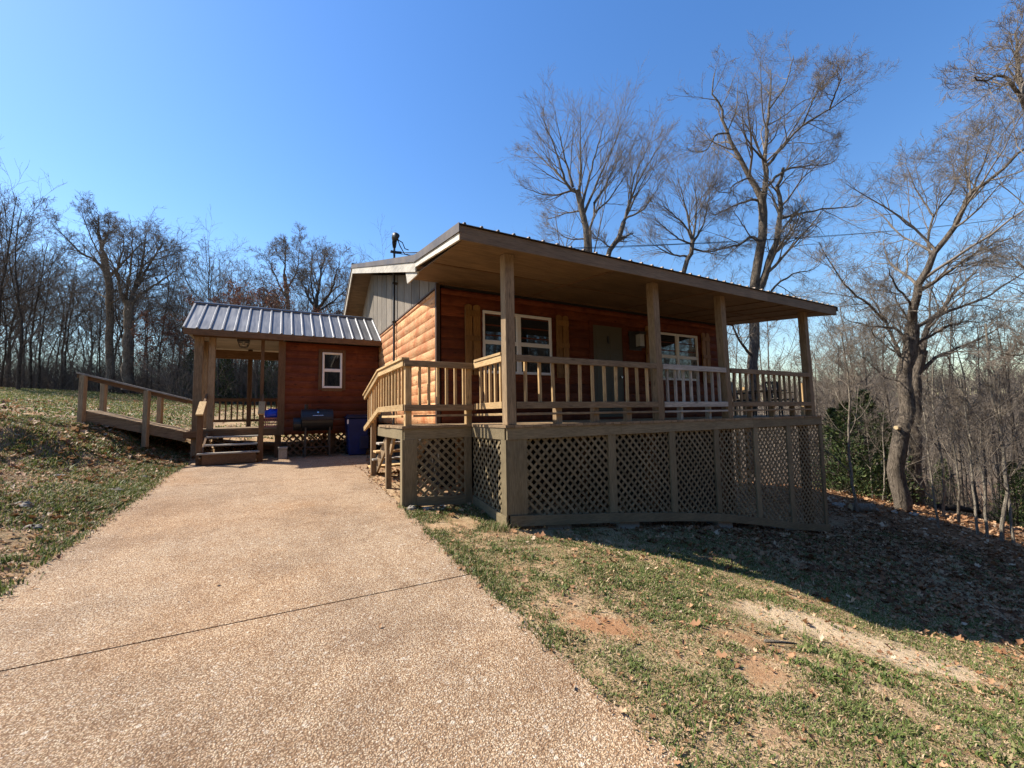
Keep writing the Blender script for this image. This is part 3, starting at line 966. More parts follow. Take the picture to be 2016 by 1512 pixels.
# lattice skirt
def lattice_panel(origin, ux, z_lo, z_hi, wid, parent, mat, thick=0.006, pitch=0.094, sw=0.036, nrm=None, name='lattice_panel'):
    """crossed strips clipped to a four-sided opening; z_lo, z_hi are (left, right) heights"""
    o, u = Vector(origin), Vector(ux)
    nn = Vector(nrm)
    quad = [(0, z_lo[0]), (wid, z_lo[1]), (wid, z_hi[1]), (0, z_hi[0])]

    def clip(poly, a, c, keep):
        out = []
        for i in range(len(poly)):
            p, q = poly[i], poly[(i + 1) % len(poly)]
            dp, dq = a[0] * p[0] + a[1] * p[1] - c, a[0] * q[0] + a[1] * q[1] - c
            dp, dq = dp * keep, dq * keep
            if dp >= 0:
                out.append(p)
            if (dp > 0) != (dq > 0) and abs(dp - dq) > 1e-12:
                t = dp / (dp - dq)
                out.append((p[0] + (q[0] - p[0]) * t, p[1] + (q[1] - p[1]) * t))
        return out
    b = MB()
    for layer, sg in ((0, 1), (1, -1)):
        d = (math.sqrt(0.5), math.sqrt(0.5) * sg)
        vals = [d[0] * p[0] + d[1] * p[1] for p in quad]
        c = math.floor(min(vals) / pitch) * pitch + (0.02 if layer else 0.05)
        while c < max(vals):
            j = random.uniform(-0.003, 0.003)
            poly = clip(clip(quad, d, c + j, 1), d, c + j + sw, -1)
            if len(poly) >= 3:
                n0 = nn * (layer * (thick + 0.001))
                vs = [o + u * p[0] + Vector((0, 0, p[1])) + n0 for p in poly] + [o + u * p[0] + Vector((0, 0, p[1])) + n0 + nn * thick for p in poly]
                k = len(poly)
                fs = [tuple(range(k)), tuple(range(2 * k - 1, k - 1, -1))] + [(i, i + k, (i + 1) % k + k, (i + 1) % k) for i in range(k)]
                b.add(vs, fs)
            c += pitch
    return b.build(name, mat, parent)


SKX = [2.57, 4.29, 5.61, 6.76, 7.94, 9.08, 10.46]           # left edges of the uprights
SKZ = {2.57: -1.42, 4.29: -1.60, 5.61: -1.76, 6.76: -1.92, 7.94: -2.15, 9.08: -2.40, 10.46: -2.64}
ups = [(2.575, 2.87), (4.29, 4.43), (5.605, 5.745), (6.755, 6.885), (7.935, 8.07), (9.07, 9.21), (10.36, 10.48)]


def skz(x):
    ks = sorted(SKZ)
    for a, c in zip(ks[:-1], ks[1:]):
        if a <= x <= c:
            return SKZ[a] + (SKZ[c] - SKZ[a]) * (x - a) / (c - a)
    return SKZ[ks[0]] if x < ks[0] else SKZ[ks[-1]]


for x0, x1 in ups:
    MB().prism([(x0, skz(x0) + 0.14), (x1, skz(x1) + 0.14), (x1, zb), (x0, zb)], 'y', YF - 0.012, YF + 0.014).build('skirt_upright', 'skirt_z', porch)
MB().box(2.552, 2.572, YF - 0.018, YF + 0.12, -1.42, zb - 0.002).build('skirt_upright', 'skirt_z', porch)
b = MB()
for x0, x1 in ((2.60, 4.44), (4.443, 6.80), (6.803, 9.16), (9.163, 10.49)):
    mids = [x0] + [q for q in sorted(SKZ) if x0 + 0.1 < q < x1 - 0.1] + [x1]
    b.prism([(q, skz(q)) for q in mids] + [(q, skz(q) + 0.135) for q in mids[::-1]], 'y', YF - 0.036, YF - 0.0135)
b.build('skirt_board', 'skirt_x', porch)
for (a0, a1), (c0, c1) in zip(ups[:-1], ups[1:]):
    lattice_panel((a1 - 0.02, YF + 0.015, 0), (1, 0, 0), (skz(a1) + 0.06, skz(c0) + 0.06), (zb + 0.04, zb + 0.04), c0 - a1 + 0.04, porch, 'skirt_x', nrm=(0, 1, 0))
# side of the main deck and front of the landing
lattice_panel((2.575, YF + 0.02, 0), (0, 1, 0), (-1.36, -1.25), (zb + 0.03, zb + 0.03), 1.06, porch, 'skirt_y', nrm=(1, 0, 0))
b = MB()
b.prism([(YF + 0.12, -1.43), (5.86, -1.32), (5.86, -1.19), (YF + 0.12, -1.30)], 'x', 2.55, 2.572)
b.prism([(YF - 0.015, -1.44), (YF + 0.118, -1.43), (YF + 0.118, -1.29), (YF - 0.015, -1.3)], 'x', 2.545, 2.5515)
b.build('skirt_board', 'skirt_y', porch)
lattice_panel((1.55, 5.905, 0), (1, 0, 0), (-1.22, -1.28), (zb + 0.03, zb + 0.03), 1.0, porch, 'skirt_x', nrm=(0, 1, 0))
for bx in ((1.53, 1.71, 5.875, 5.902, -1.24, zb), (2.44, 2.548, 5.875, 5.902, -1.3, zb), (1.50, 1.526, 5.88, 5.99, -1.26, zb)):
    MB().box(*bx).build('skirt_upright', 'skirt_z', porch)
MB().prism([(1.712, -1.26), (2.438, -1.31), (2.438, -1.18), (1.712, -1.13)], 'y', 5.872, 5.90).build('skirt_board', 'skirt_x', porch)
# concrete footings under the joists
for x in (3.2, 4.5, 6.8, 8.9):
    z = gz1(x, YF + 0.1)
    MB().box(x, x + 0.4, YF + 0.03, YF + 0.35, z - 0.1, skz(x) + random.uniform(-0.08, 0.02)).build('footing', 'block', porch)
for x in (2.7, 5.4, 7.2, 10.2):
    for y in (5.0, 6.8):
        MB().box(x, x + 0.14, y, y + 0.14, gz1(x, y) - 0.1, -0.35).build('pier', 'brown_z', porch)

# ------------------------------------------------------------------ covered side entry
ent = thing('covered_entry', 'small gabled side entry with metal roof, half log room, half open porch', 'entry porch', (0.3, 13, -0.9))
EL, ER, EF, EB = -1.83, 2.40, 11.98, 14.1
RY, RZ = 13.02, 2.955
b = MB()
pitchv = [(11.66, 2.075), (RY, RZ), (14.4, 2.07)]
for (ya, za), (yb, zb2) in zip(pitchv[:-1], pitchv[1:]):
    n = Vector((0, -(zb2 - za), yb - ya)).normalized()
    A, B = Vector((0, ya, za)), Vector((0, yb, zb2))
    b.prism([(A.y, A.z), (B.y, B.z), (B.y + n.y * 0.006, B.z + n.z * 0.006), (A.y + n.y * 0.006, A.z + n.z * 0.006)], 'x', -1.95, ER + 0.02, 0.4)
    for k in range(19):
        x = -1.93 + 0.2405 * k
        if x > ER:
            break
        hw = 0.03
        vs = []
        for P in (A, B):
            for dx, h in ((-hw, 0.006), (-hw * 0.45, 0.034), (hw * 0.45, 0.034), (hw, 0.006)):
                vs.append((x + dx, P.y + n.y * h, P.z + n.z * h))
        b.add(vs, [(0, 1, 5, 4), (1, 2, 6, 5), (2, 3, 7, 6), (3, 2, 1, 0), (4, 5, 6, 7)], 0.4)
b.tube([(-1.96, RY, RZ + 0.02), (ER, RY, RZ + 0.02)], 0.045, 8, 0.4)
b.build('roof', 'galv', ent)
b = MB()
b.prism([(11.68, 1.93), (11.68, 2.055), (RY, 2.93), (14.36, 2.055), (14.36, 1.93), (RY, 2.80)], 'x', -1.93, -1.90)
b.build('rake_board', 'brown_y', ent)
MB().box(-1.93, ER, 11.655, 11.68, 1.935, 2.07).build('eave_fascia', 'brown_x', ent)
b = MB()
b.box(-1.89, ER, 11.685, 14.35, 1.985, 1.998)
b.build('ceiling', wood('pale_ceiling_boards', (0.27, 0.23, 0.175), (0.36, 0.31, 0.24), 'x', 0.0, 0.7, 8), ent)
logs(MB(), 'x', EF, -1, 0.10, ER - 0.02, -0.41, 1.94, seed=21).build('log_wall', 'shadelog_x', ent)
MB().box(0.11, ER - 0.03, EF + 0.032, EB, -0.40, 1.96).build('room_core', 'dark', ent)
logs(MB(), 'y', 0.06, -1, EF + 0.05, EB, -0.41, 1.95, seed=23).build('side_log_wall', 'shadelog_x', ent)
b = MB()
b.box(-0.06, 0.10, EF - 0.05, EF + 0.0, -0.41, 1.94)
b.box(0.86, 0.945, EF - 0.06, EF - 0.02, 0.73, 1.80)
b.box(1.435, 1.52, EF - 0.06, EF - 0.02, 0.73, 1.80)
b.box(0.945, 1.435, EF - 0.06, EF - 0.02, 1.725, 1.80)
b.box(0.945, 1.435, EF - 0.06, EF - 0.02, 0.70, 0.775)
b.build('wall_trim', 'brown_z', ent)
window(ent, 0.95, 1.43, 0.78, 1.72, EF - 0.012, 'single')
for x, y, wd, dp, z0 in ((-1.77, 11.98, 0.17, 0.14, -0.95), (-1.50, 12.02, 0.13, 0.09, -0.35), (-0.44, 11.98, 0.075, 0.09, -0.35), (-0.83, 14.0, 0.11, 0.1, -0.35), (-1.77, 14.0, 0.12, 0.12, -0.9), (-1.71, 12.9, 0.09, 0.09, -0.35)):
    MB().box(x, x + wd, y, y + dp, z0, 1.984).build('post', 'post_z' if x < -1.4 else 'brown_z', ent, 0.004)
b = MB()
b.box(-1.80, 0.04, 13.97, 14.01, 1.70, 1.94)
b.box(-1.80, 0.04, 11.93, 11.975, 1.945, 1.983)
b.box(-1.80, -1.76, 12.13, 13.96, 1.72, 1.983)
b.build('header_beam', 'brown_x', ent)
b = MB()
y = 12.0
while y < 14.1:
    b.box(-1.80, 0.045, y, y + 0.136, -0.245, -0.21)
    y += 0.141
b.build('floor', 'post_x', ent)
b = MB()
b.box(-1.82, 0.04, 11.955, 11.993, -0.41, -0.25)
b.box(-1.82, 0.04, 14.10, 14.138, -0.41, -0.25)
b.box(-1.858, -1.822, 11.955, 14.138, -0.41, -0.25)
b.box(-1.9, -1.4, 11.9, 11.953, -0.40, -0.27)
b.build('rim_joist', 'brown_x', ent)
b = MB()
for x in (-0.02, 1.25, 2.25):
    MB().box(x - 0.08, x + 0.06, 12.05, 12.19, -0.98, -0.41).build('pier', 'brown_z', ent)
for x in (-1.4, -0.5, 1.2):
    MB().box(x - 0.05, x + 0.05, 13.9, 14.0, -0.95, -0.41).build('pier', 'brown_z', ent)
rl = MB().box(-1.70, 0.03, 14.02, 14.058, 0.50, 0.59).build('railing', 'brown_x', ent)
MB().box(-1.70, 0.03, 14.02, 14.058, -0.07, 0.0).build('bottom_rail', 'brown_x', rl)
for k in range(12):
    xc = -1.60 + k * 0.137
    MB().box(xc - 0.019, xc + 0.019, 14.06, 14.096, -0.06, 0.55).build('baluster', 'brown_z', rl)
lattice_panel((0.14, 12.0, 0), (1, 0, 0), (-0.93, -0.93), (-0.42, -0.42), 2.2, ent, 'brown_x', nrm=(0, 1, 0), pitch=0.125, sw=0.04, name='lattice')
lattice_panel((0.10, 14.12, 0), (1, 0, 0), (-0.93, -0.75), (-0.42, -0.42), 2.3, ent, 'brown_x', nrm=(0, 1, 0), pitch=0.125, sw=0.04, name='lattice')
# steps with open risers and two newels under slanted caps
b = MB()
b.beam((-1.46, 11.94, -0.40), (-1.46, 11.05, -0.90), 0.04, 0.2)
b.beam((-0.42, 11.94, -0.40), (-0.42, 11.05, -0.90), 0.04, 0.2)
b.box(-1.43, -0.45, 11.0, 11.03, -0.95, -0.745)
stp = b.build('steps', 'brown_y', ent)
for k, z in enumerate((-0.71, -0.545, -0.38)):
    y = 10.98 + 0.27 * k
    MB().box(-1.52 if k == 0 else -1.44, -0.38 if k == 0 else -0.44, y, y + 0.27, z - 0.034, z).build('tread', 'grey_x', stp, 0.004)
for x in (-1.55, -0.42):
    MB().box(x, x + 0.1, 11.1, 11.19, -0.98, 0.10).build('newel', 'brown_z', stp, 0.004)
    MB().beam((x + 0.05, 11.03, 0.105), (x + 0.05, 11.50, 0.40), 0.13, 0.036).build('rail_cap', 'pine_y', stp, 0.004)
    MB().beam((x + 0.05, 11.15, 0.06), (x + 0.05, 11.98, 0.57), 0.04, 0.09).build('hand_rail', 'brown_y', stp)

# ------------------------------------------------------------------ ramp
ramp = thing('wooden_ramp', 'low wooden access ramp climbing from the side entry up to the grass', 'ramp', (-2.8, 12.6, -0.4))
dvec = Vector((-1.80, 0.0, 0.53))
sdv = Vector((-dvec.y, dvec.x, 0)).normalized() * -1.0
A0, B0 = Vector((-1.86, 12.05, -0.40)), Vector((-1.86, 12.05, -0.40)) + dvec
side = Vector((0.0, 1.0, 0)) * 1.1
MB().beam(A0, B0, 0.04, 0.19).build('stringer', 'post_x', ramp, 0.004)
MB().beam(A0 + side, B0 + side, 0.04, 0.19).build('stringer', 'post_x', ramp, 0.004)
b = MB()
nb = 17
for k in range(nb):
    p = A0 + dvec * ((k + 0.5) / nb) + Vector((0, 0, 0.115))
    b.beam(p - side * 0.03, p + side * 1.03, dvec.length / nb * 0.95, 0.035, up=(0.2, -0.08, 1))
b.build('boards', 'post_y', ramp)
for off in (Vector((0, 0, 0)), side):
    for f, zlow in ((0.98, -0.25), (0.40, -0.6)):
        p = A0 + dvec * f + off + (Vector((0, 0, 0)) - side.normalized() * 0.045 if off.length == 0 else side.normalized() * 0.045)
        MB().beam(p + Vector((0, 0, -0.38)), p + Vector((0, 0, 0.86)), 0.10, 0.09, up=(0.4, 0.9, 0)).build('post', 'post_z', ramp, 0.004)
    p0, p1 = A0 + off + Vector((0, 0, 0.88)), B0 + off + Vector((0, 0, 0.88)) + dvec * 0.04
    MB().beam(p0, p1, 0.14, 0.036).build('hand_rail', 'grey_x', ramp, 0.004)
    MB().beam(p0 - Vector((0, 0, 0.06)), p1 - Vector((0, 0, 0.06)), 0.036, 0.085).build('under_rail', 'brown_x', ramp)

# ------------------------------------------------------------------ side deck with furniture, beyond the far end of the porch
sd = thing('side_deck', 'lower deck with sunlit orange rail posts beyond the far porch end', 'deck', (12, 7.5, -2.8))
b = MB()
y = 6.3
while y < 8.9:
    b.box(10.6, 13.5, y, y + 0.136, -0.19, -0.155)
    y += 0.141
b.build('decking', 'post_x', sd)
b = MB()
b.box(10.6, 13.5, 6.26, 6.298, -0.38, -0.20)
b.box(13.462, 13.5, 6.3, 8.9, -0.38, -0.20)
b.build('rim_joist', 'brown_x', sd)
for x, y in ((13.38, 6.55), (13.38, 8.3), (13.38, 8.62)):
    MB().box(x, x + 0.09, y, y + 0.09, gz1(x, y) - 0.2, 0.78).build('post', 'pine_z', sd)
b = MB()
b.box(13.33, 13.375, 8.3, 8.8, 0.60, 0.69)
b.build('railing', 'pine_y', sd)


def patio_chair(x, y, rot, label):
    t = thing('patio_chair', label, 'chair', (x, y, -0.155), 'dark chairs on the side deck')
    b = MB().box(x - 0.25, x + 0.25, y - 0.24, y + 0.24, 0.27, 0.32)
    b.build('seat', 'iron', t)
    b = MB().beam((x - 0.22, y + 0.24, 0.34), (x - 0.22, y + 0.34, 0.84), 0.03, 0.03, up=(1, 0, 0)).beam((x + 0.22, y + 0.24, 0.34), (x + 0.22, y + 0.34, 0.84), 0.03, 0.03, up=(1, 0, 0))
    for k in range(6):
        xx = x - 0.18 + k * 0.072
        b.beam((xx, y + 0.25, 0.36), (xx, y + 0.34, 0.80), 0.045, 0.012, up=(0, 1, 0.1))
    b.box(x - 0.24, x + 0.24, y + 0.325, y + 0.36, 0.79, 0.86)
    b.build('backrest', 'iron', t)
    for sx in (-0.22, 0.22):
        for sy in (-0.21, 0.21):
            MB().tube([(x + sx, y + sy, -0.155), (x + sx * 0.95, y + sy, 0.28)], 0.018, 6).build('leg', 'iron', t)
    for sx in (-0.26, 0.26):
        MB().box(x + sx - 0.03, x + sx + 0.03, y - 0.22, y + 0.26, 0.49, 0.515).build('armrest', 'iron', t)
    t.rotation_euler = (0, 0, rot)
    return t


patio_chair(11.85, 7.35, 0.3, 'dark patio chair behind the far porch railing, left of the table')
patio_chair(12.75, 6.85, -0.4, 'dark patio chair behind the far porch railing, right of the table')
tb = thing('patio_table', 'dark round patio table between two chairs beyond the porch', 'table', (12.25, 6.95, -0.155))
MB().tube([(12.25, 6.95, 0.53), (12.25, 6.95, 0.56)], 0.5, 24).build('table_top', 'iron', tb)
for a in range(4):
    dx, dy = 0.36 * math.cos(a * math.pi / 2 + 0.6), 0.36 * math.sin(a * math.pi / 2 + 0.6)
    MB().tube([(12.25 + dx, 6.95 + dy, -0.155), (12.25 + dx * 0.75, 6.95 + dy * 0.75, 0.53)], 0.02, 6).build('leg', 'iron', tb)

# ------------------------------------------------------------------ grill, bin, basket, block, lanterns, cable
g = thing('barrel_grill', 'black barrel charcoal grill against the log wall of the side entry', 'grill', (0.78, 11.45, -0.93))
gc = (0.80, 11.45, -0.06)


def half_drum(x0, x1, cy, cz, r, a0, a1, n=12):
    prof = [(cy + r * math.cos(a0 + (a1 - a0) * k / n), cz + r * math.sin(a0 + (a1 - a0) * k / n)) for k in range(n + 1)]
    return MB().prism(prof, 'x', x0, x1)


half_drum(0.46, 1.16, 11.47, -0.05, 0.258, math.pi, 2 * math.pi).build('firebox', 'black', g, 0.006)
lid = half_drum(0.455, 1.165, 11.47, -0.045, 0.265, 0, math.pi).build('lid', 'black', g, 0.006)
MB().tube([(0.70, 11.23, 0.06), (0.70, 11.165, 0.06), (0.93, 11.165, 0.06), (0.93, 11.23, 0.06)], 0.012, 8).build('handle', 'steel', lid)
MB().tube([(0.815, 11.27, 0.125), (0.815, 11.245, 0.14)], 0.022, 14).build('thermometer', 'steel', lid)
MB().tube([(0.57, 11.52, 0.18), (0.57, 11.52, 0.34)], 0.04, 12).build('chimney', 'black', g)
half_drum(0.29, 0.453, 11.47, -0.14, 0.16, 0, 2 * math.pi, 18).build('side_firebox', 'black', g, 0.004)
MB().box(1.168, 1.34, 11.30, 11.66, -0.05, -0.025).build('side_shelf', 'iron', g)
for sx in (0.55, 1.09):
    for sy in (11.3, 11.62):
        MB().beam((sx, sy, -0.94), (sx, sy, -0.2), 0.035, 0.035, up=(1, 0, 0)).build('leg', 'iron', g)
MB().box(0.52, 1.12, 11.32, 11.6, -0.72, -0.70).build('lower_rack', 'iron', g)
for sx in (0.53, 1.11):
    MB().tube([(sx - 0.02, 11.62, -0.86), (sx + 0.02, 11.62, -0.86)], 0.085, 16).build('wheel', 'iron', g)

tb = thing('trash_bin', 'blue wheeled trash bin in the shade beside the grill', 'trash bin', (1.75, 11.45, -0.95))
b = MB()
vs = []
for z, hw, hd in ((-0.95, 0.20, 0.20), (-0.02, 0.27, 0.27)):
    for i, j in ((-1, -1), (1, -1), (1, 1), (-1, 1)):
        vs.append((1.75 + i * hw, 11.45 + j * hd, z))
b.add(vs, [(0, 3, 2, 1), (0, 1, 5, 4), (1, 2, 6, 5), (2, 3, 7, 6), (3, 0, 4, 7), (4, 5, 6, 7)])
b.build('body', 'bin', tb, 0.02)
MB().box(1.46, 2.04, 11.15, 11.74, -0.02, 0.03).box(1.50, 2.0, 11.2, 11.70, 0.03, 0.07).build('lid', 'binlid', tb, 0.012)
MB().tube([(1.52, 11.76, 0.0), (1.98, 11.76, 0.0)], 0.018, 8).build('handle', 'binlid', tb)
MB().box(1.475, 1.51, 11.168, 11.178, -0.16, -0.05).build('sticker', 'white', tb)
MB().box(1.78, 2.0, 11.16, 11.24, -0.80, -0.47).build('front_panel', 'binlid', tb, 0.01)
for sx in (1.53, 1.97):
    MB().tube([(sx - 0.025, 11.66, -0.84), (sx + 0.025, 11.66, -0.84)], 0.1, 16).build('wheel', 'rubber', tb)

bk = thing('plastic_basket', 'dusty pink slotted plastic basket on the entry porch floor', 'basket', (-0.17, 12.15, -0.21))
b = MB()
for yy in (12.03, 12.29):
    for z0, z1 in ((-0.209, -0.165), (-0.125, -0.105), (-0.065, -0.045), (-0.005, 0.03)):
        b.box(-0.36, 0.02, yy, yy + 0.012, z0, z1)
    for k in range(9):
        x = -0.36 + k * 0.046
        b.box(x, x + 0.014, yy - 0.0015, yy + 0.0135, -0.209, 0.03)
for xx in (-0.372, 0.0215):
    b.box(xx, xx + 0.012, 12.03, 12.302, -0.209, 0.03)
b.box(-0.359, 0.019, 12.0435, 12.2885, -0.208, -0.195)
b.build('basket_shell', 'pink', bk)
# crumpled blue sheet of plastic in the basket
nu, nv = 18, 12
b = MB()
vs, fs = [], []
for j in range(nv + 1):
    th = math.pi * j / nv
    for i in range(nu):
        ph = 2 * math.pi * i / nu
        rr = 1 + 0.16 * math.sin(3 * ph + j) + 0.1 * math.sin(7 * ph - 2 * j)
        cx, cy = math.cos(ph), math.sin(ph)
        sx = math.copysign(abs(cx) ** 0.6, cx)
        sy = math.copysign(abs(cy) ** 0.6, cy)
        vs.append((-0.16 + 0.19 * math.sin(th) ** 0.5 * sx * (0.85 + 0.15 * rr), 12.16 + 0.12 * math.sin(th) ** 0.5 * sy * (0.85 + 0.15 * rr), 0.12 + 0.115 * math.cos(th) * rr))
for j in range(nv):
    for i in range(nu):
        fs.append((j * nu + i, j * nu + (i + 1) % nu, (j + 1) * nu + (i + 1) % nu, (j + 1) * nu + i))
b.add(vs, fs, 0.5)
tag(b.build('plastic_bag', 'bluebag', smooth=True), 'crumpled bright blue plastic bag on top of the pink basket', 'bag')
cb = thing('concrete_block', 'small grey concrete block with a cap beside the entry steps', 'block', (0.08, 11.40, -0.95))
MB().box(-0.01, 0.17, 11.40, 11.56, -0.97, -0.735).build('block', 'block', cb, 0.006)
MB().box(-0.02, 0.18, 11.385, 11.57, -0.733, -0.675).build('cap', 'block', cb, 0.006)

ln = thing('wall_lantern', 'black wall lantern with a pale glass beside the front door', 'lantern', (7.2, YW - 0.1, 1.65))
MB().box(7.0, 7.38, YW - 0.06, YW - 0.02, 1.44, 1.88).build('back_plate', 'iron', ln)
MB().box(7.16, 7.36, YW - 0.22, YW - 0.062, 1.80, 1.86).box(7.18, 7.34, YW - 0.2, YW - 0.062, 1.49, 1.52).build('housing', 'iron', ln)
MB().box(7.19, 7.33, YW - 0.195, YW - 0.07, 1.522, 1.798).build('glass_shade', 'bulb', ln)
ln = thing('ceiling_lantern', 'tapered black ceiling lantern under the side entry roof', 'lantern', (-0.8, 12.3, 1.98))
b = MB()
z0, z1 = 1.80, 1.935
for sx, sy in ((-1, -1), (1, -1), (1, 1), (-1, 1)):
    b.beam((-0.83 + sx * 0.075, 12.3 + sy * 0.075, z0), (-0.83 + sx * 0.12, 12.3 + sy * 0.12, z1), 0.014, 0.014, up=(1, 0.3, 0))
for hw, z in ((0.075, z0), (0.12, z1)):
    for sgn in (-1, 1):
        b.box(-0.83 - hw - 0.008, -0.83 + hw + 0.008, 12.3 + sgn * hw - 0.008, 12.3 + sgn * hw + 0.008, z - 0.008, z + 0.008)
        b.box(-0.83 + sgn * hw - 0.009, -0.83 + sgn * hw + 0.009, 12.3 - hw, 12.3 + hw, z - 0.0085, z + 0.0085)
b.box(-0.96, -0.70, 12.17, 12.43, 1.945, 1.984)
b.build('frame', 'iron', ln)
MB().tube([(-0.83, 12.3, 1.944), (-0.83, 12.3, 1.84)], [0.03, 0.035], 12).build('bulb', 'bulb', ln)

# service cable from the mast to a pole out of sight on the right
P0, P1 = np.array([2.52, 9.97, 3.99]), at(2110, 408, 30.0)
pts = []
for k in range(41):
    t = k / 40
    p = P0 * (1 - t) + P1 * t
    p[2] -= 4 * 0.55 * t * (1 - t)
    pts.append(tuple(p))
b = MB().tube(pts, 0.011, 6)
b.tube([(p[0] + 0.02 * math.sin(i * 1.3), p[1] + 0.02 * math.cos(i * 1.3), p[2] - 0.03) for i, p in enumerate(pts)], 0.007, 5)
b.tube([(2.36, 9.74, 4.22), (2.42, 9.72, 4.05), (2.55, 9.8, 3.9), (2.72, 9.9, 3.93), (2.84, 9.92, 3.97)], 0.012, 6)
b.tube([(2.34, 9.75, 4.22), (2.46, 9.66, 4.12), (2.52, 9.66, 3.98), (2.62, 9.72, 3.99)], 0.012, 6)
tag(b.build('service_cable', 'rubber', smooth=True), 'black power cable running from the roof mast to the right above the porch', 'cable')

# ------------------------------------------------------------------ trees
def tubes(P, R, sides):
    """P (B,N,3), R (B,N) -> verts, quads"""
    B_, N_, _ = P.shape
    T = np.gradient(P, axis=1)
    T /= np.linalg.norm(T, axis=2, keepdims=True) + 1e-9
    ref = np.array([0.31, 0.52, 0.79])
    U = np.cross(T, ref)
    U /= np.linalg.norm(U, axis=2, keepdims=True) + 1e-9
    W = np.cross(T, U)
    a = np.arange(sides) * 2 * np.pi / sides
    V_ = P[:, :, None, :] + R[:, :, None, None] * (np.cos(a)[None, None, :, None] * U[:, :, None, :] + np.sin(a)[None, None, :, None] * W[:, :, None, :])
    base = (np.arange(B_)[:, None, None] * N_ + np.arange(N_ - 1)[None, :, None]) * sides
    k = np.arange(sides)[None, None, :]
    k2 = (k + 1) % sides
    Q = np.stack([base + k, base + k2, base + sides + k2, base + sides + k], -1).reshape(-1, 4)
    return V_.reshape(-1, 3), Q


def smooth_path(pts, n):
    pts = np.asarray(pts, float)
    d = np.concatenate([[0], np.cumsum(np.linalg.norm(np.diff(pts, axis=0), axis=1))])
    t = np.linspace(0, d[-1], n)
    # Catmull-Rom
    P = np.vstack([2 * pts[0] - pts[1], pts, 2 * pts[-1] - pts[-2]])
    seg = np.clip(np.searchsorted(d, t, side='right') - 1, 0, len(pts) - 2)
    u = ((t - d[seg]) / (d[seg + 1] - d[seg] + 1e-9))[:, None]
    a, b_, c, e = P[seg], P[seg + 1], P[seg + 2], P[seg + 3]
    return 0.5 * (2 * b_ + (c - a) * u + (2 * a - 5 * b_ + 4 * c - e) * u ** 2 + (3 * b_ - a - 3 * c + e) * u ** 3)


def sprout(P, R, n, rng, ratio, ang, up, wig, nseg, t0=0.2, rmin=0.005, rratio=0.55, minlen=0.15, t1=0.98):
    B_, N_, _ = P.shape
    L = np.linalg.norm(np.diff(P, axis=1), axis=2).sum(1)
    t = (t0 + (t1 - t0) * (np.arange(n)[None, :] + rng.random((B_, n))) / n)
    f = t * (N_ - 1)
    i0 = np.clip(f.astype(int), 0, N_ - 2)
    fr = (f - i0)[..., None]
    bi = np.arange(B_)[:, None]
    p0 = P[bi, i0] * (1 - fr) + P[bi, i0 + 1] * fr
    r0 = R[bi, i0] * (1 - fr[..., 0]) + R[bi, i0 + 1] * fr[..., 0]
    T = P[bi, i0 + 1] - P[bi, i0]
    T /= np.linalg.norm(T, axis=2, keepdims=True) + 1e-9
    rv = rng.normal(size=T.shape)
    rv -= (rv * T).sum(2, keepdims=True) * T
    rv /= np.linalg.norm(rv, axis=2, keepdims=True) + 1e-9
    a = np.radians(ang) * rng.uniform(0.6, 1.35, t.shape)[..., None]
    D = np.cos(a) * T + np.sin(a) * rv
    ln = np.maximum(L[:, None] * ratio * (1.15 - 0.6 * t) * rng.uniform(0.55, 1.25, t.shape), minlen)
    D = D.reshape(-1, 3)
    p = p0.reshape(-1, 3)
    ln = ln.ravel()
    rs = np.clip(r0.ravel() * rratio, rmin, None)
    out = np.empty((len(p), nseg + 1, 3))
    out[:, 0] = p
    for s_ in range(nseg):
        D = D + rng.normal(size=D.shape) * wig + np.array([0, 0, up])
        D /= np.linalg.norm(D, axis=1, keepdims=True) + 1e-9
        p = p + D * (ln / nseg)[:, None]
        out[:, s_ + 1] = p
    rr = rs[:, None] * (1 - 0.8 * np.linspace(0, 1, nseg + 1)[None, :]) 
    return out, np.maximum(rr, rmin * 0.6)


def tree_mesh(trunks, levels, seed, name, rmin=0.0036):
    """trunks: list of (points, r0, r1). Returns (trunk mesh data, twig mesh data)"""
    rng = np.random.default_rng(seed)
    N = 14
    P, R = [], []
    for pts, r0, r1 in trunks:
        p = smooth_path(pts, N)
        p[1:-1] += rng.normal(size=(N - 2, 3)) * min(0.035, r0 * 0.25)
        P.append(p)
        R.append(r0 + (r1 - r0) * np.linspace(0, 1, N) ** 0.8)
    P, R = np.array(P), np.array(R)
    tv, tq = tubes(P, R, 9)
    if trunks[0][2] > 0.05 and len(trunks) > 2:
        P, R = P[1:], R[1:]          # a grown trunk carries no twigs of its own
    V_, Q = [], []
    off = 0
    for li, lv in enumerate(levels):
        n, ratio, ang, up, wig, nseg, t0, rr = lv
        P2, R2 = sprout(P, R, n, rng, ratio, ang, up, wig, nseg, t0, rmin, rr)
        v, q = tubes(P2, R2, 5 if li == 0 else (4 if li == 1 else 3))
        V_.append(v)
        Q.append(q + off)
        off += len(v)
        P, R = P2, R2
    return (tv, tq), (np.concatenate(V_), np.concatenate(Q)), P


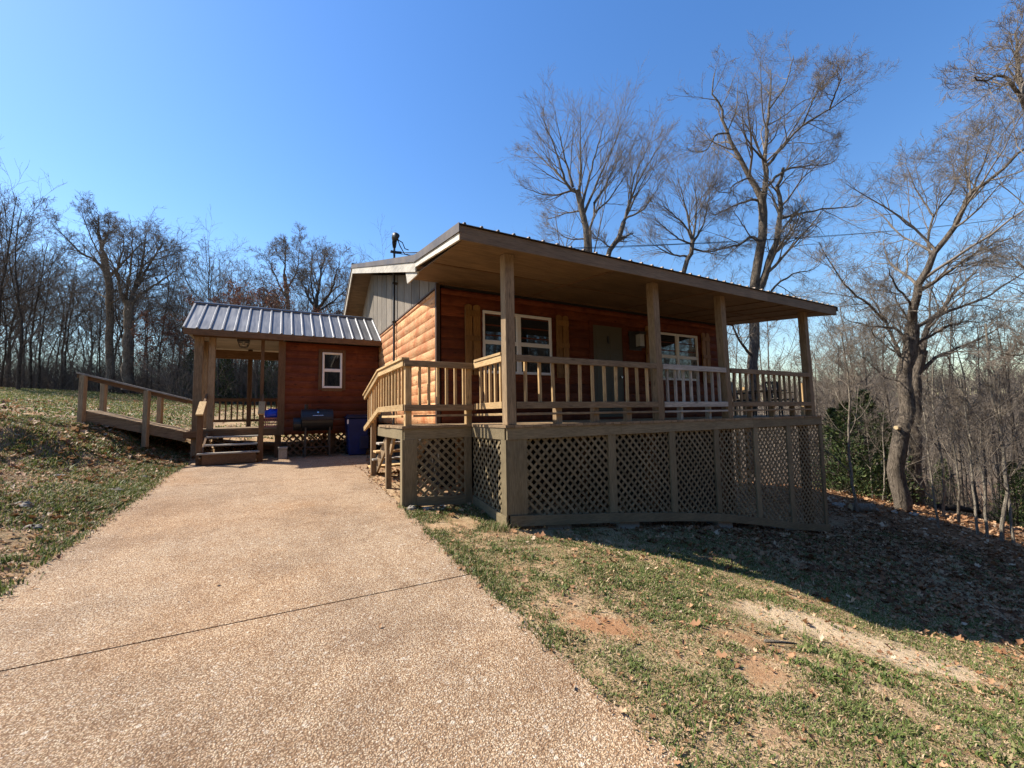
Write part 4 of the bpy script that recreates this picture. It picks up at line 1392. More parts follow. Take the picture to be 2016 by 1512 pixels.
def tree_obj(name, loc, trunk, twig, label, cat='tree', group=None, bark_m='bark', twig_m='twig', leaves=None, leaf_m='rust', twig_name='branches'):
    t = thing(name, label, cat, tuple(loc), group)
    loc = np.asarray(loc, float)
    me = npmesh('trunk', trunk[0] - loc, trunk[1], smooth=True)
    me.materials.append(M[bark_m])
    link(bpy.data.objects.new('trunk', me), t)
    if twig is not None:
        me = npmesh(twig_name, twig[0] - loc, twig[1], smooth=True)
        me.materials.append(M[twig_m])
        link(bpy.data.objects.new(twig_name, me), t)
    if leaves is not None:
        v, q, r = leaves
        me = npmesh('leaves', v - loc, q, rnd=r)
        me.materials.append(M[leaf_m])
        link(bpy.data.objects.new('leaves', me), t)
    return t


def leaf_cards(C, size, rng, aspect=1.6):
    """small randomly turned folded leaves at centres C"""
    n = len(C)
    a = rng.normal(size=(n, 3))
    a /= np.linalg.norm(a, axis=1, keepdims=True)
    b_ = np.cross(a, rng.normal(size=(n, 3)))
    b_ /= np.linalg.norm(b_, axis=1, keepdims=True) + 1e-9
    s_ = (size * rng.uniform(0.6, 1.3, n))[:, None]
    v = np.stack([C - a * s_ * aspect, C + b_ * s_ * 0.7, C + a * s_ * aspect, C - b_ * s_ * 0.7], 1).reshape(-1, 3)
    q = np.arange(4 * n).reshape(-1, 4)
    return v, q, rng.random(n)


def jit(pts, rng, s_):
    """give a surveyed limb its own depth: swing its far end towards or away from the house"""
    pts = np.array(pts, float)
    k = rng.uniform(-s_, s_)
    f = np.linspace(0, 1, len(pts))[:, None]
    return pts * (1 + k * f)


def survey(fwd, paths, seed, swing=0.12):
    rng = np.random.default_rng(seed)
    out = []
    for k, (r0, r1, pix) in enumerate(paths):
        pts = [at(px, py, fwd) for px, py in pix]
        if k and r1 < 0.045:
            pts[-1] = pts[-2] * 0.6 + pts[-1] * 0.4
        kk = (1.0 if k == 0 or r0 >= 0.125 else 0.8) / math.sqrt(1 + ((min(pix[0][0], 2016) - 1008) / F_PX) ** 2)
        out.append((jit(pts, rng, 0.0 if k == 0 else swing), r0 * kk, r1 * (1 if k == 0 else 0.6)))
    return out


OAKL = [(11, 0.50, 44, 0.045, 0.13, 7, 0.16, 0.5), (7, 0.54, 40, 0.035, 0.15, 6, 0.15, 0.6), (5, 0.56, 38, 0.02, 0.16, 4, 0.15, 0.7), (3, 0.72, 36, 0.0, 0.15, 3, 0.2, 0.85)]
OAKM = [(11, 0.50, 44, 0.045, 0.13, 6, 0.16, 0.5), (7, 0.54, 40, 0.035, 0.15, 5, 0.15, 0.6), (5, 0.56, 38, 0.02, 0.16, 3, 0.15, 0.7), (3, 0.72, 36, 0.0, 0.15, 2, 0.2, 0.85)]
UPL = [(9, 0.58, 30, 0.035, 0.07, 6, 0.1, 0.5), (6, 0.58, 27, 0.03, 0.08, 5, 0.1, 0.6), (4, 0.64, 25, 0.015, 0.08, 4, 0.1, 0.7), (2, 0.8, 25, 0.0, 0.08, 3, 0.2, 0.85)]

# big oak at the right end of the house
o1 = survey(12.3, [
    (0.30, 0.17, [(1778, 1016), (1768, 960), (1764, 900), (1775, 860), (1785, 800), (1783, 740), (1789, 690), (1796, 640)]),
    (0.17, 0.04, [(1796, 642), (1799, 605), (1810, 560), (1833, 512), (1879, 444), (1912, 384), (1963, 342), (2016, 296), (2080, 250)]),
    (0.08, 0.015, [(1879, 444), (1893, 407), (1926, 347), (1958, 259), (1967, 205)]),
    (0.09, 0.015, [(1788, 688), (1764, 648), (1713, 643), (1671, 630), (1640, 608)]),
    (0.12, 0.02, [(1786, 735), (1768, 690), (1745, 634), (1717, 588), (1703, 555)]),
    (0.07, 0.012, [(1745, 634), (1710, 600), (1676, 574), (1643, 532), (1620, 490), (1600, 455)]),
    (0.08, 0.015, [(1797, 640), (1791, 597), (1768, 569), (1754, 546), (1745, 500)]),
    (0.11, 0.02, [(1810, 572), (1865, 537), (1912, 504), (1963, 477), (2030, 458)]),
    (0.11, 0.02, [(1796, 650), (1833, 628), (1884, 606), (1944, 583), (2016, 537), (2060, 500)]),
    (0.09, 0.02, [(1800, 680), (1861, 645), (1905, 632), (1960, 640)]),
    (0.07, 0.012, [(1833, 512), (1828, 472), (1838, 426), (1879, 365), (1875, 319), (1856, 270)]),
    (0.05, 0.012, [(1838, 426), (1810, 385), (1790, 340), (1775, 315)]),
    (0.06, 0.012, [(1912, 384), (1900, 330), (1905, 280), (1915, 240)]),
    (0.03, 0.008, [(1776, 752), (1742, 742), (1710, 712), (1676, 690), (1640, 668)]),
], 31, 0.14)
tr, tw, _ = tree_mesh(o1, OAKL, 101, 'oak')
oak = tree_obj('oak_tree', at(1778, 1016, 12.3), tr, tw, 'thick bare oak with a bowed trunk, spreading to the right of the porch', twig_m='paletwig')
q, q2 = Vector(at(1772, 843, 12.3)), Vector(at(1763.5, 842, 12.06))
MB().tube([tuple(q), tuple(q2)], [0.07, 0.055], 12).build('branch_scar', 'cut', oak)
# second trunk just behind it
o2 = survey(13.6, [
    (0.24, 0.15, [(1815, 1010), (1806, 930), (1800, 850), (1803, 780), (1806, 740), (1815, 690)]),
    (0.14, 0.03, [(1815, 692), (1830, 640), (1860, 600), (1905, 550), (1950, 500)]),
    (0.12, 0.02, [(1808, 735), (1850, 700), (1900, 680), (1960, 650), (2010, 600)]),
    (0.09, 0.02, [(1812, 710), (1800, 650), (1770, 600), (1750, 540)]),
], 32, 0.14)
tr, tw, _ = tree_mesh(o2, OAKM, 102, 'oak')
tree_obj('oak_tree', at(1815, 1010, 13.6), tr, tw, 'dark bare trunk standing just behind the bowed oak right of the porch', twig_m='paletwig')
# tall oak behind the house
o3 = survey(17.5, [
    (0.27, 0.16, [(1478, 930), (1480, 800), (1484, 660), (1484, 569), (1499, 481), (1501, 408), (1498, 380)]),
    (0.15, 0.03, [(1496, 385), (1480, 351), (1453, 305), (1434, 262), (1419, 213), (1403, 180), (1412, 90)]),
    (0.15, 0.03, [(1501, 400), (1507, 354), (1507, 316), (1511, 255), (1515, 213), (1518, 167), (1515, 90)]),
    (0.10, 0.02, [(1510, 326), (1541, 289), (1580, 247), (1633, 216), (1668, 190), (1722, 160)]),
    (0.09, 0.02, [(1511, 366), (1534, 343), (1568, 329), (1633, 322), (1680, 280)]),
    (0.20, 0.09, [(1486, 590), (1503, 548), (1522, 500), (1534, 423), (1536, 366), (1542, 330)]),
    (0.09, 0.02, [(1534, 431), (1576, 420), (1633, 410), (1683, 406), (1727, 372)]),
    (0.09, 0.02, [(1524, 497), (1553, 458), (1556, 430), (1580, 395)]),
    (0.11, 0.025, [(1497, 477), (1476, 466), (1457, 481), (1419, 490), (1373, 492)]),
    (0.09, 0.02, [(1500, 400), (1488, 394), (1457, 400), (1415, 420), (1365, 431)]),
    (0.06, 0.02, [(1482, 353), (1472, 351), (1442, 366), (1437, 379), (1415, 377), (1396, 355)]),
    (0.06, 0.02, [(1434, 262), (1410, 265), (1390, 295), (1360, 298), (1340, 275)]),
    (0.07, 0.02, [(1507, 318), (1490, 300), (1470, 272), (1462, 230), (1470, 190)]),
    (0.06, 0.02, [(1580, 247), (1600, 200), (1620, 160), (1640, 120)]),
    (0.06, 0.02, [(1633, 216), (1650, 170), (1665, 130)]),
    (0.06, 0.02, [(1515, 213), (1545, 170), (1560, 120), (1565, 95)]),
    (0.10, 0.02, [(1481, 640), (1520, 570), (1560, 540), (1600, 530), (1640, 500)]),
    (0.09, 0.02, [(1479, 700), (1450, 660), (1430, 600), (1400, 560)]),
], 33, 0.14)
tr, tw, _ = tree_mesh(o3, OAKL, 103, 'oak')
tree_obj('oak_tree', at(1478, 930, 17.5), tr, tw, 'tall bare oak with vine wrapped trunk rising behind the right part of the porch roof', twig_m='paletwig')
# fan-shaped tree behind the roof
o4 = survey(19.0, [
    (0.20, 0.13, [(1155, 900), (1154, 700), (1153, 494), (1151, 437), (1145, 405), (1137, 375)]),
    (0.14, 0.08, [(1165, 900), (1164, 700), (1162, 494), (1162, 440), (1172, 415), (1170, 400)]),
    (0.10, 0.012, [(1137, 378), (1116, 364), (1095, 300), (1070, 235), (1056, 215)]),
    (0.10, 0.012, [(1140, 385), (1142, 342), (1142, 260), (1145, 160)]),
    (0.08, 0.012, [(1128, 368), (1110, 300), (1096, 240), (1088, 180)]),
    (0.09, 0.012, [(1146, 405), (1165, 330), (1185, 260), (1206, 175)]),
    (0.09, 0.012, [(1150, 420), (1180, 350), (1215, 270), (1246, 190)]),
    (0.08, 0.012, [(1170, 400), (1195, 360), (1225, 300), (1252, 230)]),
    (0.07, 0.012, [(1132, 372), (1100, 383), (1069, 383), (1040, 372), (1012, 366)]),
    (0.06, 0.012, [(1110, 355), (1075, 320), (1045, 290), (1030, 275)]),
    (0.06, 0.012, [(1145, 415), (1115, 420), (1085, 430), (1060, 425)]),
    (0.06, 0.012, [(1172, 418), (1200, 390), (1235, 340), (1255, 290)]),
    (0.05, 0.012, [(1152, 470), (1120, 470), (1090, 450), (1055, 440)]),
], 34, 0.10)
tr, tw, _ = tree_mesh(o4, UPL, 104, 'elm', 0.0036)
tree_obj('elm_tree', at(1155, 900, 19.0), tr, tw, 'fan shaped bare tree with fine upright twigs behind the porch roof', twig_m='paletwig')
o5 = survey(18.0, [
    (0.17, 0.10, [(1150, 850), (1175, 600), (1199, 503), (1221, 463), (1228, 437)]),
    (0.10, 0.012, [(1226, 440), (1256, 357), (1285, 310), (1328, 245)]),
    (0.08, 0.012, [(1228, 437), (1245, 400), (1275, 340), (1300, 300)]),
    (0.08, 0.05, [(1212, 480), (1230, 466), (1246, 460)]),
    (0.06, 0.012, [(1232, 430), (1262, 415), (1290, 380), (1305, 340)]),
    (0.05, 0.012, [(1240, 400), (1248, 350), (1275, 290), (1290, 255)]),
    (0.05, 0.012, [(1205, 490), (1180, 470), (1160, 455)]),
], 35, 0.1)
tr, tw, _ = tree_mesh(o5, UPL, 105, 'elm', 0.0036)
tree_obj('elm_tree', at(1150, 850, 18.0), tr, tw, 'leaning bare tree with a broken stub beside the fan shaped tree', twig_m='paletwig')
o6 = survey(16.0, [
    (0.13, 0.08, [(1325, 800), (1335, 620), (1346, 538), (1361, 496), (1364, 470)]),
    (0.07, 0.012, [(1364, 475), (1345, 440), (1310, 410), (1290, 370)]),
    (0.07, 0.012, [(1364, 470), (1370, 420), (1368, 360), (1372, 310)]),
    (0.06, 0.012, [(1360, 480), (1335, 470), (1300, 440), (1275, 410)]),
    (0.07, 0.012, [(1363, 480), (1385, 440), (1395, 390), (1400, 330)]),
    (0.06, 0.012, [(1352, 505), (1320, 500), (1285, 480), (1262, 450)]),
    (0.06, 0.012, [(1362, 470), (1350, 410), (1335, 350), (1330, 310)]),
    (0.06, 0.012, [(1362, 490), (1400, 495), (1440, 480), (1470, 490)]),
], 36, 0.1)
tr, tw, _ = tree_mesh(o6, UPL, 106, 'elm', 0.0036)
tree_obj('elm_tree', at(1325, 800, 16.0), tr, tw, 'small bushy bare tree between the fan shaped tree and the tall oak', twig_m='paletwig')
# two large oaks at the edge of the left field
o7 = survey(32.0, [
    (0.36, 0.22, [(217, 765), (216, 680), (215, 566), (208, 530), (204, 500)]),
    (0.2, 0.03, [(204, 502), (198, 481), (193, 430), (190, 389)]),
    (0.17, 0.03, [(210, 540), (190, 515), (158, 496), (121, 459), (84, 420)]),
    (0.17, 0.03, [(212, 548), (235, 525), (253, 507), (279, 481), (300, 455)]),
    (0.12, 0.03, [(206, 520), (180, 470), (165, 430), (155, 395)]),
    (0.12, 0.03, [(200, 490), (215, 450), (222, 415)]),
    (0.11, 0.03, [(214, 590), (180, 570), (150, 560), (125, 540)]),
    (0.11, 0.03, [(215, 600), (245, 580), (260, 560)]),
], 37, 0.08)
tr, tw, _ = tree_mesh(o7, OAKM, 107, 'oak', 0.008)
tree_obj('oak_tree', at(217, 765, 32), tr, tw, 'tallest dark oak at the far edge of the left field, leaning left limbs', bark_m='bark')
o8 = survey(31.0, [
    (0.46, 0.3, [(250, 768), (252, 680), (254, 620), (253, 592)]),
    (0.2, 0.03, [(250, 600), (239, 578), (232, 536), (245, 480), (240, 430)]),
    (0.24, 0.03, [(256, 600), (264, 570), (277, 532), (285, 481), (280, 420)]),
    (0.18, 0.03, [(258, 605), (272, 584), (312, 555), (349, 532), (353, 495)]),
    (0.15, 0.03, [(268, 560), (295, 520), (318, 480), (330, 450)]),
    (0.15, 0.03, [(248, 590), (255, 540), (260, 480), (262, 420)]),
    (0.12, 0.03, [(277, 530), (310, 500), (335, 490), (345, 470)]),
    (0.10, 0.03, [(254, 640), (290, 615), (320, 610), (350, 600)]),
], 38, 0.08)
tr, tw, _ = tree_mesh(o8, OAKM, 108, 'oak', 0.008)
tree_obj('oak_tree', at(250, 768, 31), tr, tw, 'broad round crowned oak right of the tallest oak in the left field', bark_m='bark')
o9 = survey(30.0, [
    (0.2, 0.12, [(566, 800), (566, 680), (566, 600), (560, 540)]),
    (0.11, 0.02, [(560, 545), (562, 500), (567, 440)]),
    (0.1, 0.02, [(565, 590), (545, 550), (530, 510), (535, 480)]),
    (0.1, 0.02, [(565, 570), (585, 530), (590, 480), (585, 460)]),
    (0.07, 0.02, [(565, 620), (535, 590), (510, 570)]),
], 39, 0.08)
tr, tw, _ = tree_mesh(o9, OAKM, 109, 'oak', 0.0075)
tree_obj('oak_tree', at(566, 800, 30), tr, tw, 'slender bare tree above the ridge of the entry roof, tallest there', bark_m='bark')
o10 = survey(27.0, [
    (0.24, 0.15, [(624, 800), (622, 680), (620, 625), (622, 600)]),
    (0.13, 0.02, [(621, 610), (605, 580), (590, 550), (575, 535)]),
    (0.14, 0.02, [(622, 605), (630, 550), (638, 500), (636, 470)]),
    (0.13, 0.02, [(624, 610), (650, 575), (665, 530), (672, 490)]),
    (0.1, 0.02, [(624, 615), (660, 590), (690, 560), (700, 520)]),
    (0.1, 0.02, [(620, 600), (612, 550), (615, 510), (610, 480)]),
], 40, 0.08)
tr, tw, _ = tree_mesh(o10, OAKM, 110, 'oak', 0.0075)
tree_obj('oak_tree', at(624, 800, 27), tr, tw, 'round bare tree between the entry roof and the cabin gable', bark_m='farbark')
# tree at the right frame edge, mostly out of the picture
o11 = survey(9.5, [
    (0.24, 0.15, [(2140, 1120), (2135, 900), (2130, 700), (2120, 560)]),
    (0.085, 0.03, [(2120, 565), (2085, 450), (2050, 330), (2020, 200), (1990, 140), (1965, 110)]),
    (0.10, 0.02, [(2030, 240), (1995, 170), (1970, 150), (1935, 160), (1895, 140)]),
    (0.09, 0.02, [(2016, 200), (2005, 130), (2000, 70), (2010, 30)]),
    (0.12, 0.02, [(2125, 640), (2060, 560), (2005, 520), (1975, 480)]),
    (0.09, 0.02, [(2128, 720), (2060, 690), (2000, 700), (1940, 690)]),
    (0.12, 0.03, [(2120, 560), (2180, 400), (2220, 200)]),
], 41, 0.1)
tr, tw, _ = tree_mesh(o11, OAKL, 111, 'oak')
tree_obj('oak_tree', at(2140, 1120, 9.5), tr, tw, 'bare tree leaning into the picture from beyond its right edge', twig_m='paletwig')


# generic wood trees: eight shapes, copied
def gen_tree(h, seed, spread=0.35, fork=0.45, rmin=0.008, r=0.13, dens=1.0, nlim=(6, 9), limb=0.5):
    rng = np.random.default_rng(seed)
    top = np.array([rng.uniform(-0.06, 0.06) * h, rng.uniform(-0.06, 0.06) * h, h])
    trunk = [np.zeros(3), np.array([rng.uniform(-.02, .02) * h, rng.uniform(-.02, .02) * h, h * 0.35]), top * 0.7 + rng.normal(size=3) * 0.02 * h, top]
    paths = [(trunk, r, 0.02)]
    nl = rng.integers(*nlim)
    for k in range(nl):
        f = fork + (0.92 - fork) * k / nl
        p = smooth_path(trunk, 30)[int(f * 29)]
        a = k * 2.4 + rng.uniform(-.4, .4)
        L = h * spread * (1.15 - f) * rng.uniform(0.8, 1.3)
        d = np.array([math.cos(a), math.sin(a), 0])
        paths.append(([p, p + d * L * 0.45 + np.array([0, 0, L * 0.4]), p + d * L * 0.8 + np.array([0, 0, L * 1.05]), p + d * L + np.array([0, 0, L * 1.6])], r * limb * (1.1 - f), 0.012))
    L_ = [(int(8 * dens), 0.45, 42, 0.06, 0.14, 5, 0.2, 0.5), (6, 0.5, 40, 0.05, 0.17, 4, 0.15, 0.6), (4, 0.6, 38, 0.03, 0.18, 3, 0.15, 0.75)]
    return tree_mesh(paths, L_, seed, 'wood_tree', rmin)


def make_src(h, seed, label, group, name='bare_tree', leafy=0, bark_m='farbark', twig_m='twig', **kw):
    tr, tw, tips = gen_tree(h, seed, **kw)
    lv = None
    if leafy:
        rng = np.random.default_rng(seed + 5)
        c = tips[:, -1][rng.random(len(tips)) < leafy]
        c = np.repeat(c, 3, axis=0) + rng.normal(size=(len(c) * 3, 3)) * 0.12
        lv = leaf_cards(c, 0.055, rng)
    return tree_obj(name, (0, 0, 0), tr, tw, label, 'tree', group, bark_m, twig_m, lv)


def put(src, loc, rot, scale, label=None, group=None, first=[]):
    if src.name not in first:
        first.append(src.name)
        o = src
    else:
        o = src.copy()
        COL.objects.link(o)
        for ch in list(src.children):
            c = ch.copy()
            COL.objects.link(c)
            c.parent = o
    o.location = loc
    o.rotation_euler = (0, 0, rot)
    o.scale = (scale,) * 3
    if label:
        o['label'] = label
    if group:
        o['group'] = group
    return o


KIND = {}
LBL = {'left': ('bare tree in the wood along the far edge of the left field', 'bare trees in the wood beyond the left field'),
       'mid': ('bare tree in the wood behind the cabin, seen past its roof and porch', 'bare trees in the wood behind the cabin'),
       'right': ('bare tree in the wood on the slope right of the porch', 'bare trees in the wood on the right slope')}
tall = [make_src(12.5, 200 + k, *LBL['left'], fork=0.35 + 0.05 * (k % 3), spread=0.36 + 0.04 * (k % 2), r=0.085 + 0.025 * (k % 3)) for k in range(5)]
slim = [make_src(10.0, 220 + k, *LBL['left'], fork=0.5, spread=0.2, r=0.065, dens=0.8) for k in range(3)]
tallp = [make_src(12.5, 280 + k, *LBL['right'], bark_m='bark', twig_m='paletwig', fork=0.38 + 0.05 * k, spread=0.34, r=0.085 + 0.02 * k, rmin=0.0055) for k in range(3)]
slimp = [make_src(10.0, 290 + k, *LBL['right'], bark_m='bark', twig_m='paletwig', fork=0.5, spread=0.18, r=0.06, dens=0.7, rmin=0.005) for k in range(3)]
rusty = [make_src(8.0, 240 + k, 'tree still holding rust brown leaves at the edge of the left wood', 'rust leaved trees along the left wood', 'rust_leaved_tree', 0.45, fork=0.3, r=0.08) for k in range(2)]
tr_rng = np.random.default_rng(77)
wood_spots = []


def scatter(n, px0, px1, f0, f1, key, pool, smin, smax, pw=1.0):
    for k in range(n):
        px = px0 + (px1 - px0) * (k + tr_rng.random()) / n
        fw = f0 + (f1 - f0) * tr_rng.random() ** pw
        p = at(px, 800, fw)
        z = gz1(p[0], p[1])
        src = pool[int(tr_rng.integers(len(pool)))]
        s_ = tr_rng.uniform(smin, smax)
        put(src, (p[0], p[1], z - 0.05), tr_rng.uniform(0, 6.28), s_, *LBL[key])


# the left wood climbs towards the left edge of the picture
scatter(34, -180, 430, 33, 44, 'left', tall, 0.72, 0.98)
scatter(26, -150, 730, 33, 60, 'left', slim + tall, 0.75, 0.98)
scatter(24, 340, 760, 27, 46, 'left', slim + tall, 0.62, 0.85)
scatter(30, -150, 740, 45, 75, 'left', tall, 0.8, 1.1)
scatter(10, -160, 60, 26, 34, 'left', tall, 0.85, 1.05)
for px, fw, s_ in ((295, 29, 0.7), (430, 27, 0.85), (505, 26, 0.95), (520, 30, 1.0), (660, 27, 0.8), (350, 31, 0.6)):
    p = at(px, 800, fw)
    put(rusty[int(tr_rng.integers(2))], (p[0], p[1], gz1(p[0], p[1]) - 0.05), tr_rng.uniform(0, 6.28), s_)
scatter(20, 900, 1680, 26, 48, 'mid', tallp + slimp, 0.55, 0.85)
scatter(24, 1380, 1760, 19, 36, 'mid', slimp + tallp, 0.65, 1.0)
scatter(30, 1600, 2200, 16, 34, 'right', slimp + slimp + tallp, 0.55, 0.9)
scatter(58, 1500, 2250, 24, 60, 'right', tallp + tallp + slimp, 0.7, 1.12)
scatter(18, 1850, 2200, 12.5, 18, 'right', slimp, 0.45, 0.8)

# saplings one can tell apart on the near right slope
sap = [make_src(6.0, 260 + k, 'x', 'pale saplings right of the porch', 'sapling', bark_m='palebark', twig_m='paletwig', fork=0.42, spread=0.16, r=0.05, rmin=0.004, dens=0.7, nlim=(7, 10), limb=0.3) for k in range(3)]
SAPS = [(1686, 992, 11.6, 0.85, 'straight pale sapling nearest the porch end, beside a cut log'), (1848, 1035, 10.6, 0.55, 'thin pale sapling just right of the two thick oak trunks'),
        (1925, 1048, 10.3, 0.62, 'thin sapling at the wood edge right of the oaks, left of a pair'), (1943, 1052, 10.2, 0.66, 'crooked pale sapling, right one of a close pair at the wood edge'),
        (1972, 1060, 10.1, 0.9, 'dark straight sapling near the right edge of the picture'), (1996, 1068, 10.0, 0.7, 'pale forked sapling nearest the right edge of the picture'),
        (1738, 985, 13.5, 0.55, 'slim dark sapling left of the bowed oak'), (1888, 1030, 11.4, 0.7, 'leaning dark sapling in the leaf litter right of the oaks'),
        (1718, 985, 13.8, 0.5, 'low forked sapling behind the cut log'), (1858, 1020, 12.0, 0.75, 'tall thin sapling behind the oaks at the leaf edge')]
for k, (px, py, fw, s_, lb) in enumerate(SAPS):
    p = at(px, py, fw)
    o = put(sap[k % 3], (p[0], p[1], gz1(p[0], p[1]) - 0.05), tr_rng.uniform(0, 6.28), s_, lb)
    o.rotation_euler = (tr_rng.uniform(-.06, .06), tr_rng.uniform(-.06, .06), tr_rng.uniform(0, 6.28))


# cedars
def cedar_src(h, seed, label, group):
    rng = np.random.default_rng(seed)
    n = 2700
    z = h * (0.10 + 0.9 * rng.random(n) ** 1.25)
    a = rng.uniform(0, 2 * np.pi, n)
    lob = 0.92 + 0.38 * np.sin(a * 5 + z * 3.0 + seed) + 0.30 * np.sin(a * 3 - z * 5.0)
    rmax = 0.30 * h * (1 - z / h) ** 0.75 * lob + 0.06
    rr = rmax * np.sqrt(rng.random(n)) ** 0.8
    C = np.stack([rr * np.cos(a), rr * np.sin(a), z - rr * 0.15], -1)
    d = np.stack([np.cos(a), np.sin(a), 0.5 + 0.5 * rng.random(n)], -1) + rng.normal(size=(n, 3)) * 0.45
    d /= np.linalg.norm(d, axis=1, keepdims=True)
    sd_ = np.cross(d, rng.normal(size=(n, 3)))
    sd_ /= np.linalg.norm(sd_, axis=1, keepdims=True)
    L = rng.uniform(0.09, 0.22, n)[:, None] * (h / 5)
    wd = rng.uniform(0.018, 0.04, n)[:, None] * (h / 5)
    v = np.stack([C - d * L * 0.3 - sd_ * wd * .5, C - d * L * 0.3 + sd_ * wd * .5, C + d * L * 0.3 + sd_ * wd, C + d * L, C + d * L * 0.3 - sd_ * wd], 1)
    vv = v.reshape(-1, 3)
    i0 = np.arange(n) * 5
    quads = np.stack([i0, i0 + 1, i0 + 2, i0 + 4], -1)
    tris = np.stack([i0 + 4, i0 + 2, i0 + 3], -1)
    r = rng.random(n)
    t = thing('cedar_tree', label, 'tree', (0, 0, 0), group)
    me = npmesh('foliage', vv, quads, tris, np.concatenate([r, r]))
    me.materials.append(M['cedar'])
    link(bpy.data.objects.new('foliage', me), t)
    tv, tq = tubes(np.array([[[0, 0, -0.1], [0.02, 0, h * 0.4], [0, 0.02, h * 0.95]]]), np.array([[0.07, 0.05, 0.01]]) * h / 5, 7)
    bv, bq = sprout(np.array([smooth_path([[0, 0, h * .08], [0.02, 0, h * .4], [0, 0, h * .9]], 12)]), np.full((1, 12), 0.04), 50, rng, 0.28, 75, 0.02, 0.1, 3, 0.0)
    bv, bq = tubes(bv, bq * 0.5, 3)
    me = npmesh('trunk', np.concatenate([tv, bv]), np.concatenate([tq, bq + len(tv)]), smooth=True)
    me.materials.append(M['farbark'])
    link(bpy.data.objects.new('trunk', me), t)
    return t


ced = [cedar_src(5.0, 301 + k, 'x', 'dark green cedars in the woods') for k in range(3)]
CED = [(1665, 14.5, 0.66, 'dark green cedar just right of the porch end, behind a pale sapling'), (1705, 15.5, 0.8, 'tallest dark cedar between the porch end and the bowed oak'), (1740, 14.0, 0.56, 'dark cedar directly left of the bowed oak'),
       (1640, 17.0, 0.7, 'dark cedar half hidden behind the porch end'), (1985, 13.0, 0.42, 'small cedar among saplings near the right picture edge'), (2040, 14.5, 0.7, 'cedar at the right picture edge'),
       (440, 27.5, 0.7, 'dark green cedar seen between the left posts of the side entry'), (478, 31.5, 0.6, 'dark green cedar seen through the middle of the side entry'), (528, 28.0, 0.72, 'dark green cedar seen right of the rear entry post'),
       (372, 30.0, 0.75, 'dim cedar in the wood just left of the side entry'), (1850, 19.0, 0.6, 'dim cedar behind the trunks right of the oaks')]
for k, (px, fw, s_, lb) in enumerate(CED):
    p = at(px, 850, fw)
    put(ced[k % 3], (p[0], p[1], gz1(p[0], p[1]) - 0.08), tr_rng.uniform(0, 6.28), s_, lb)

# ------------------------------------------------------------------ stuff: brush, far wood, leaves, grass
def brush(name, spots, h0, h1, seed, label, rmin=0.006):
    rng = np.random.default_rng(seed)
    n = len(spots)
    P = np.empty((n, 5, 3))
    P[:, 0] = spots
    D = rng.normal(size=(n, 3)) * 0.35 + np.array([0, 0, 1.0])
    L = rng.uniform(h0, h1, n)
    p = P[:, 0].copy()
    for k in range(4):
        D = D + rng.normal(size=D.shape) * 0.22
        D /= np.linalg.norm(D, axis=1, keepdims=True)
        p = p + D * (L / 4)[:, None]
        P[:, k + 1] = p
    R = np.full((n, 5), 1.0) * np.linspace(1.5, 0.5, 5)[None, :] * rmin
    v, q = tubes(P, R, 3)
    P2, R2 = sprout(P, R, 5, rng, 0.45, 45, 0.03, 0.2, 3, 0.2, rmin * 0.8)
    v2, q2 = tubes(P2, R2, 3)
    me = npmesh(name, np.concatenate([v, v2]), np.concatenate([q, q2 + len(v)]), smooth=True)
    me.materials.append(M['twig'])
    tag(link(bpy.data.objects.new(name, me)), label, 'brush', kind='stuff')


def spots(n, px0, px1, f0, f1, rng):
    px = rng.uniform(px0, px1, n)
    fw = f0 + (f1 - f0) * rng.random(n)
    pts = (CF[None] + CR[None] * ((px - 1008) / F_PX)[:, None] + CD[None] * (44 / F_PX)) * fw[:, None]
    pts[:, 2] = gz(pts[:, 0], pts[:, 1])
    return pts


rb = np.random.default_rng(5)
brush('undergrowth', np.concatenate([spots(8000, -150, 740, 33, 50, rb), spots(2600, 330, 740, 27, 36, rb)]), 1.2, 4.8, 6, 'tangled bare brush filling the bottom of the left wood', 0.009)
brush('undergrowth', np.concatenate([spots(3600, 1560, 2200, 15.5, 30, rb), spots(900, 1300, 1620, 20, 34, rb)]), 0.5, 2.2, 8, 'thin bare brush between the trunks on the right slope', 0.007)

# far wooded ridge: one mass
rng = np.random.default_rng(91)
nf = 1500
px = rng.uniform(1350, 2300, nf)
fw = 70 + 190 * rng.random(nf) ** 0.8
pts = (CF[None] + CR[None] * ((px - 1008) / F_PX)[:, None]) * fw[:, None]
pts[:, 2] = gz(pts[:, 0], pts[:, 1], False)
hgt = rng.uniform(8, 13, nf)
P = np.stack([pts, pts + np.stack([rng.normal(size=nf) * .3, rng.normal(size=nf) * .3, hgt * .5], -1), pts + np.stack([rng.normal(size=nf) * .6, rng.normal(size=nf) * .6, hgt], -1)], 1)
R = np.tile(np.array([[0.16, 0.1, 0.03]]), (nf, 1))
v, q = tubes(P, R, 4)
P2, R2 = sprout(P, R, 9, rng, 0.36, 40, 0.12, 0.1, 3, 0.3, 0.035)
v2, q2 = tubes(P2, R2, 3)
P3, R3 = sprout(P2, R2, 4, rng, 0.5, 40, 0.1, 0.1, 2, 0.2, 0.03)
v3, q3 = tubes(P3, R3, 3)
me = npmesh('distant_woods', np.concatenate([v, v2, v3]), np.concatenate([q, q2 + len(v), q3 + len(v) + len(v2)]), smooth=True)
me.materials.append(plain('far_grey_wood', (0.125, 0.10, 0.078), 0.9, 0.2, 0.2))
tag(link(bpy.data.objects.new('distant_woods', me)), 'grey brown bare wood covering the far hillside on the right', 'woods', kind='stuff')


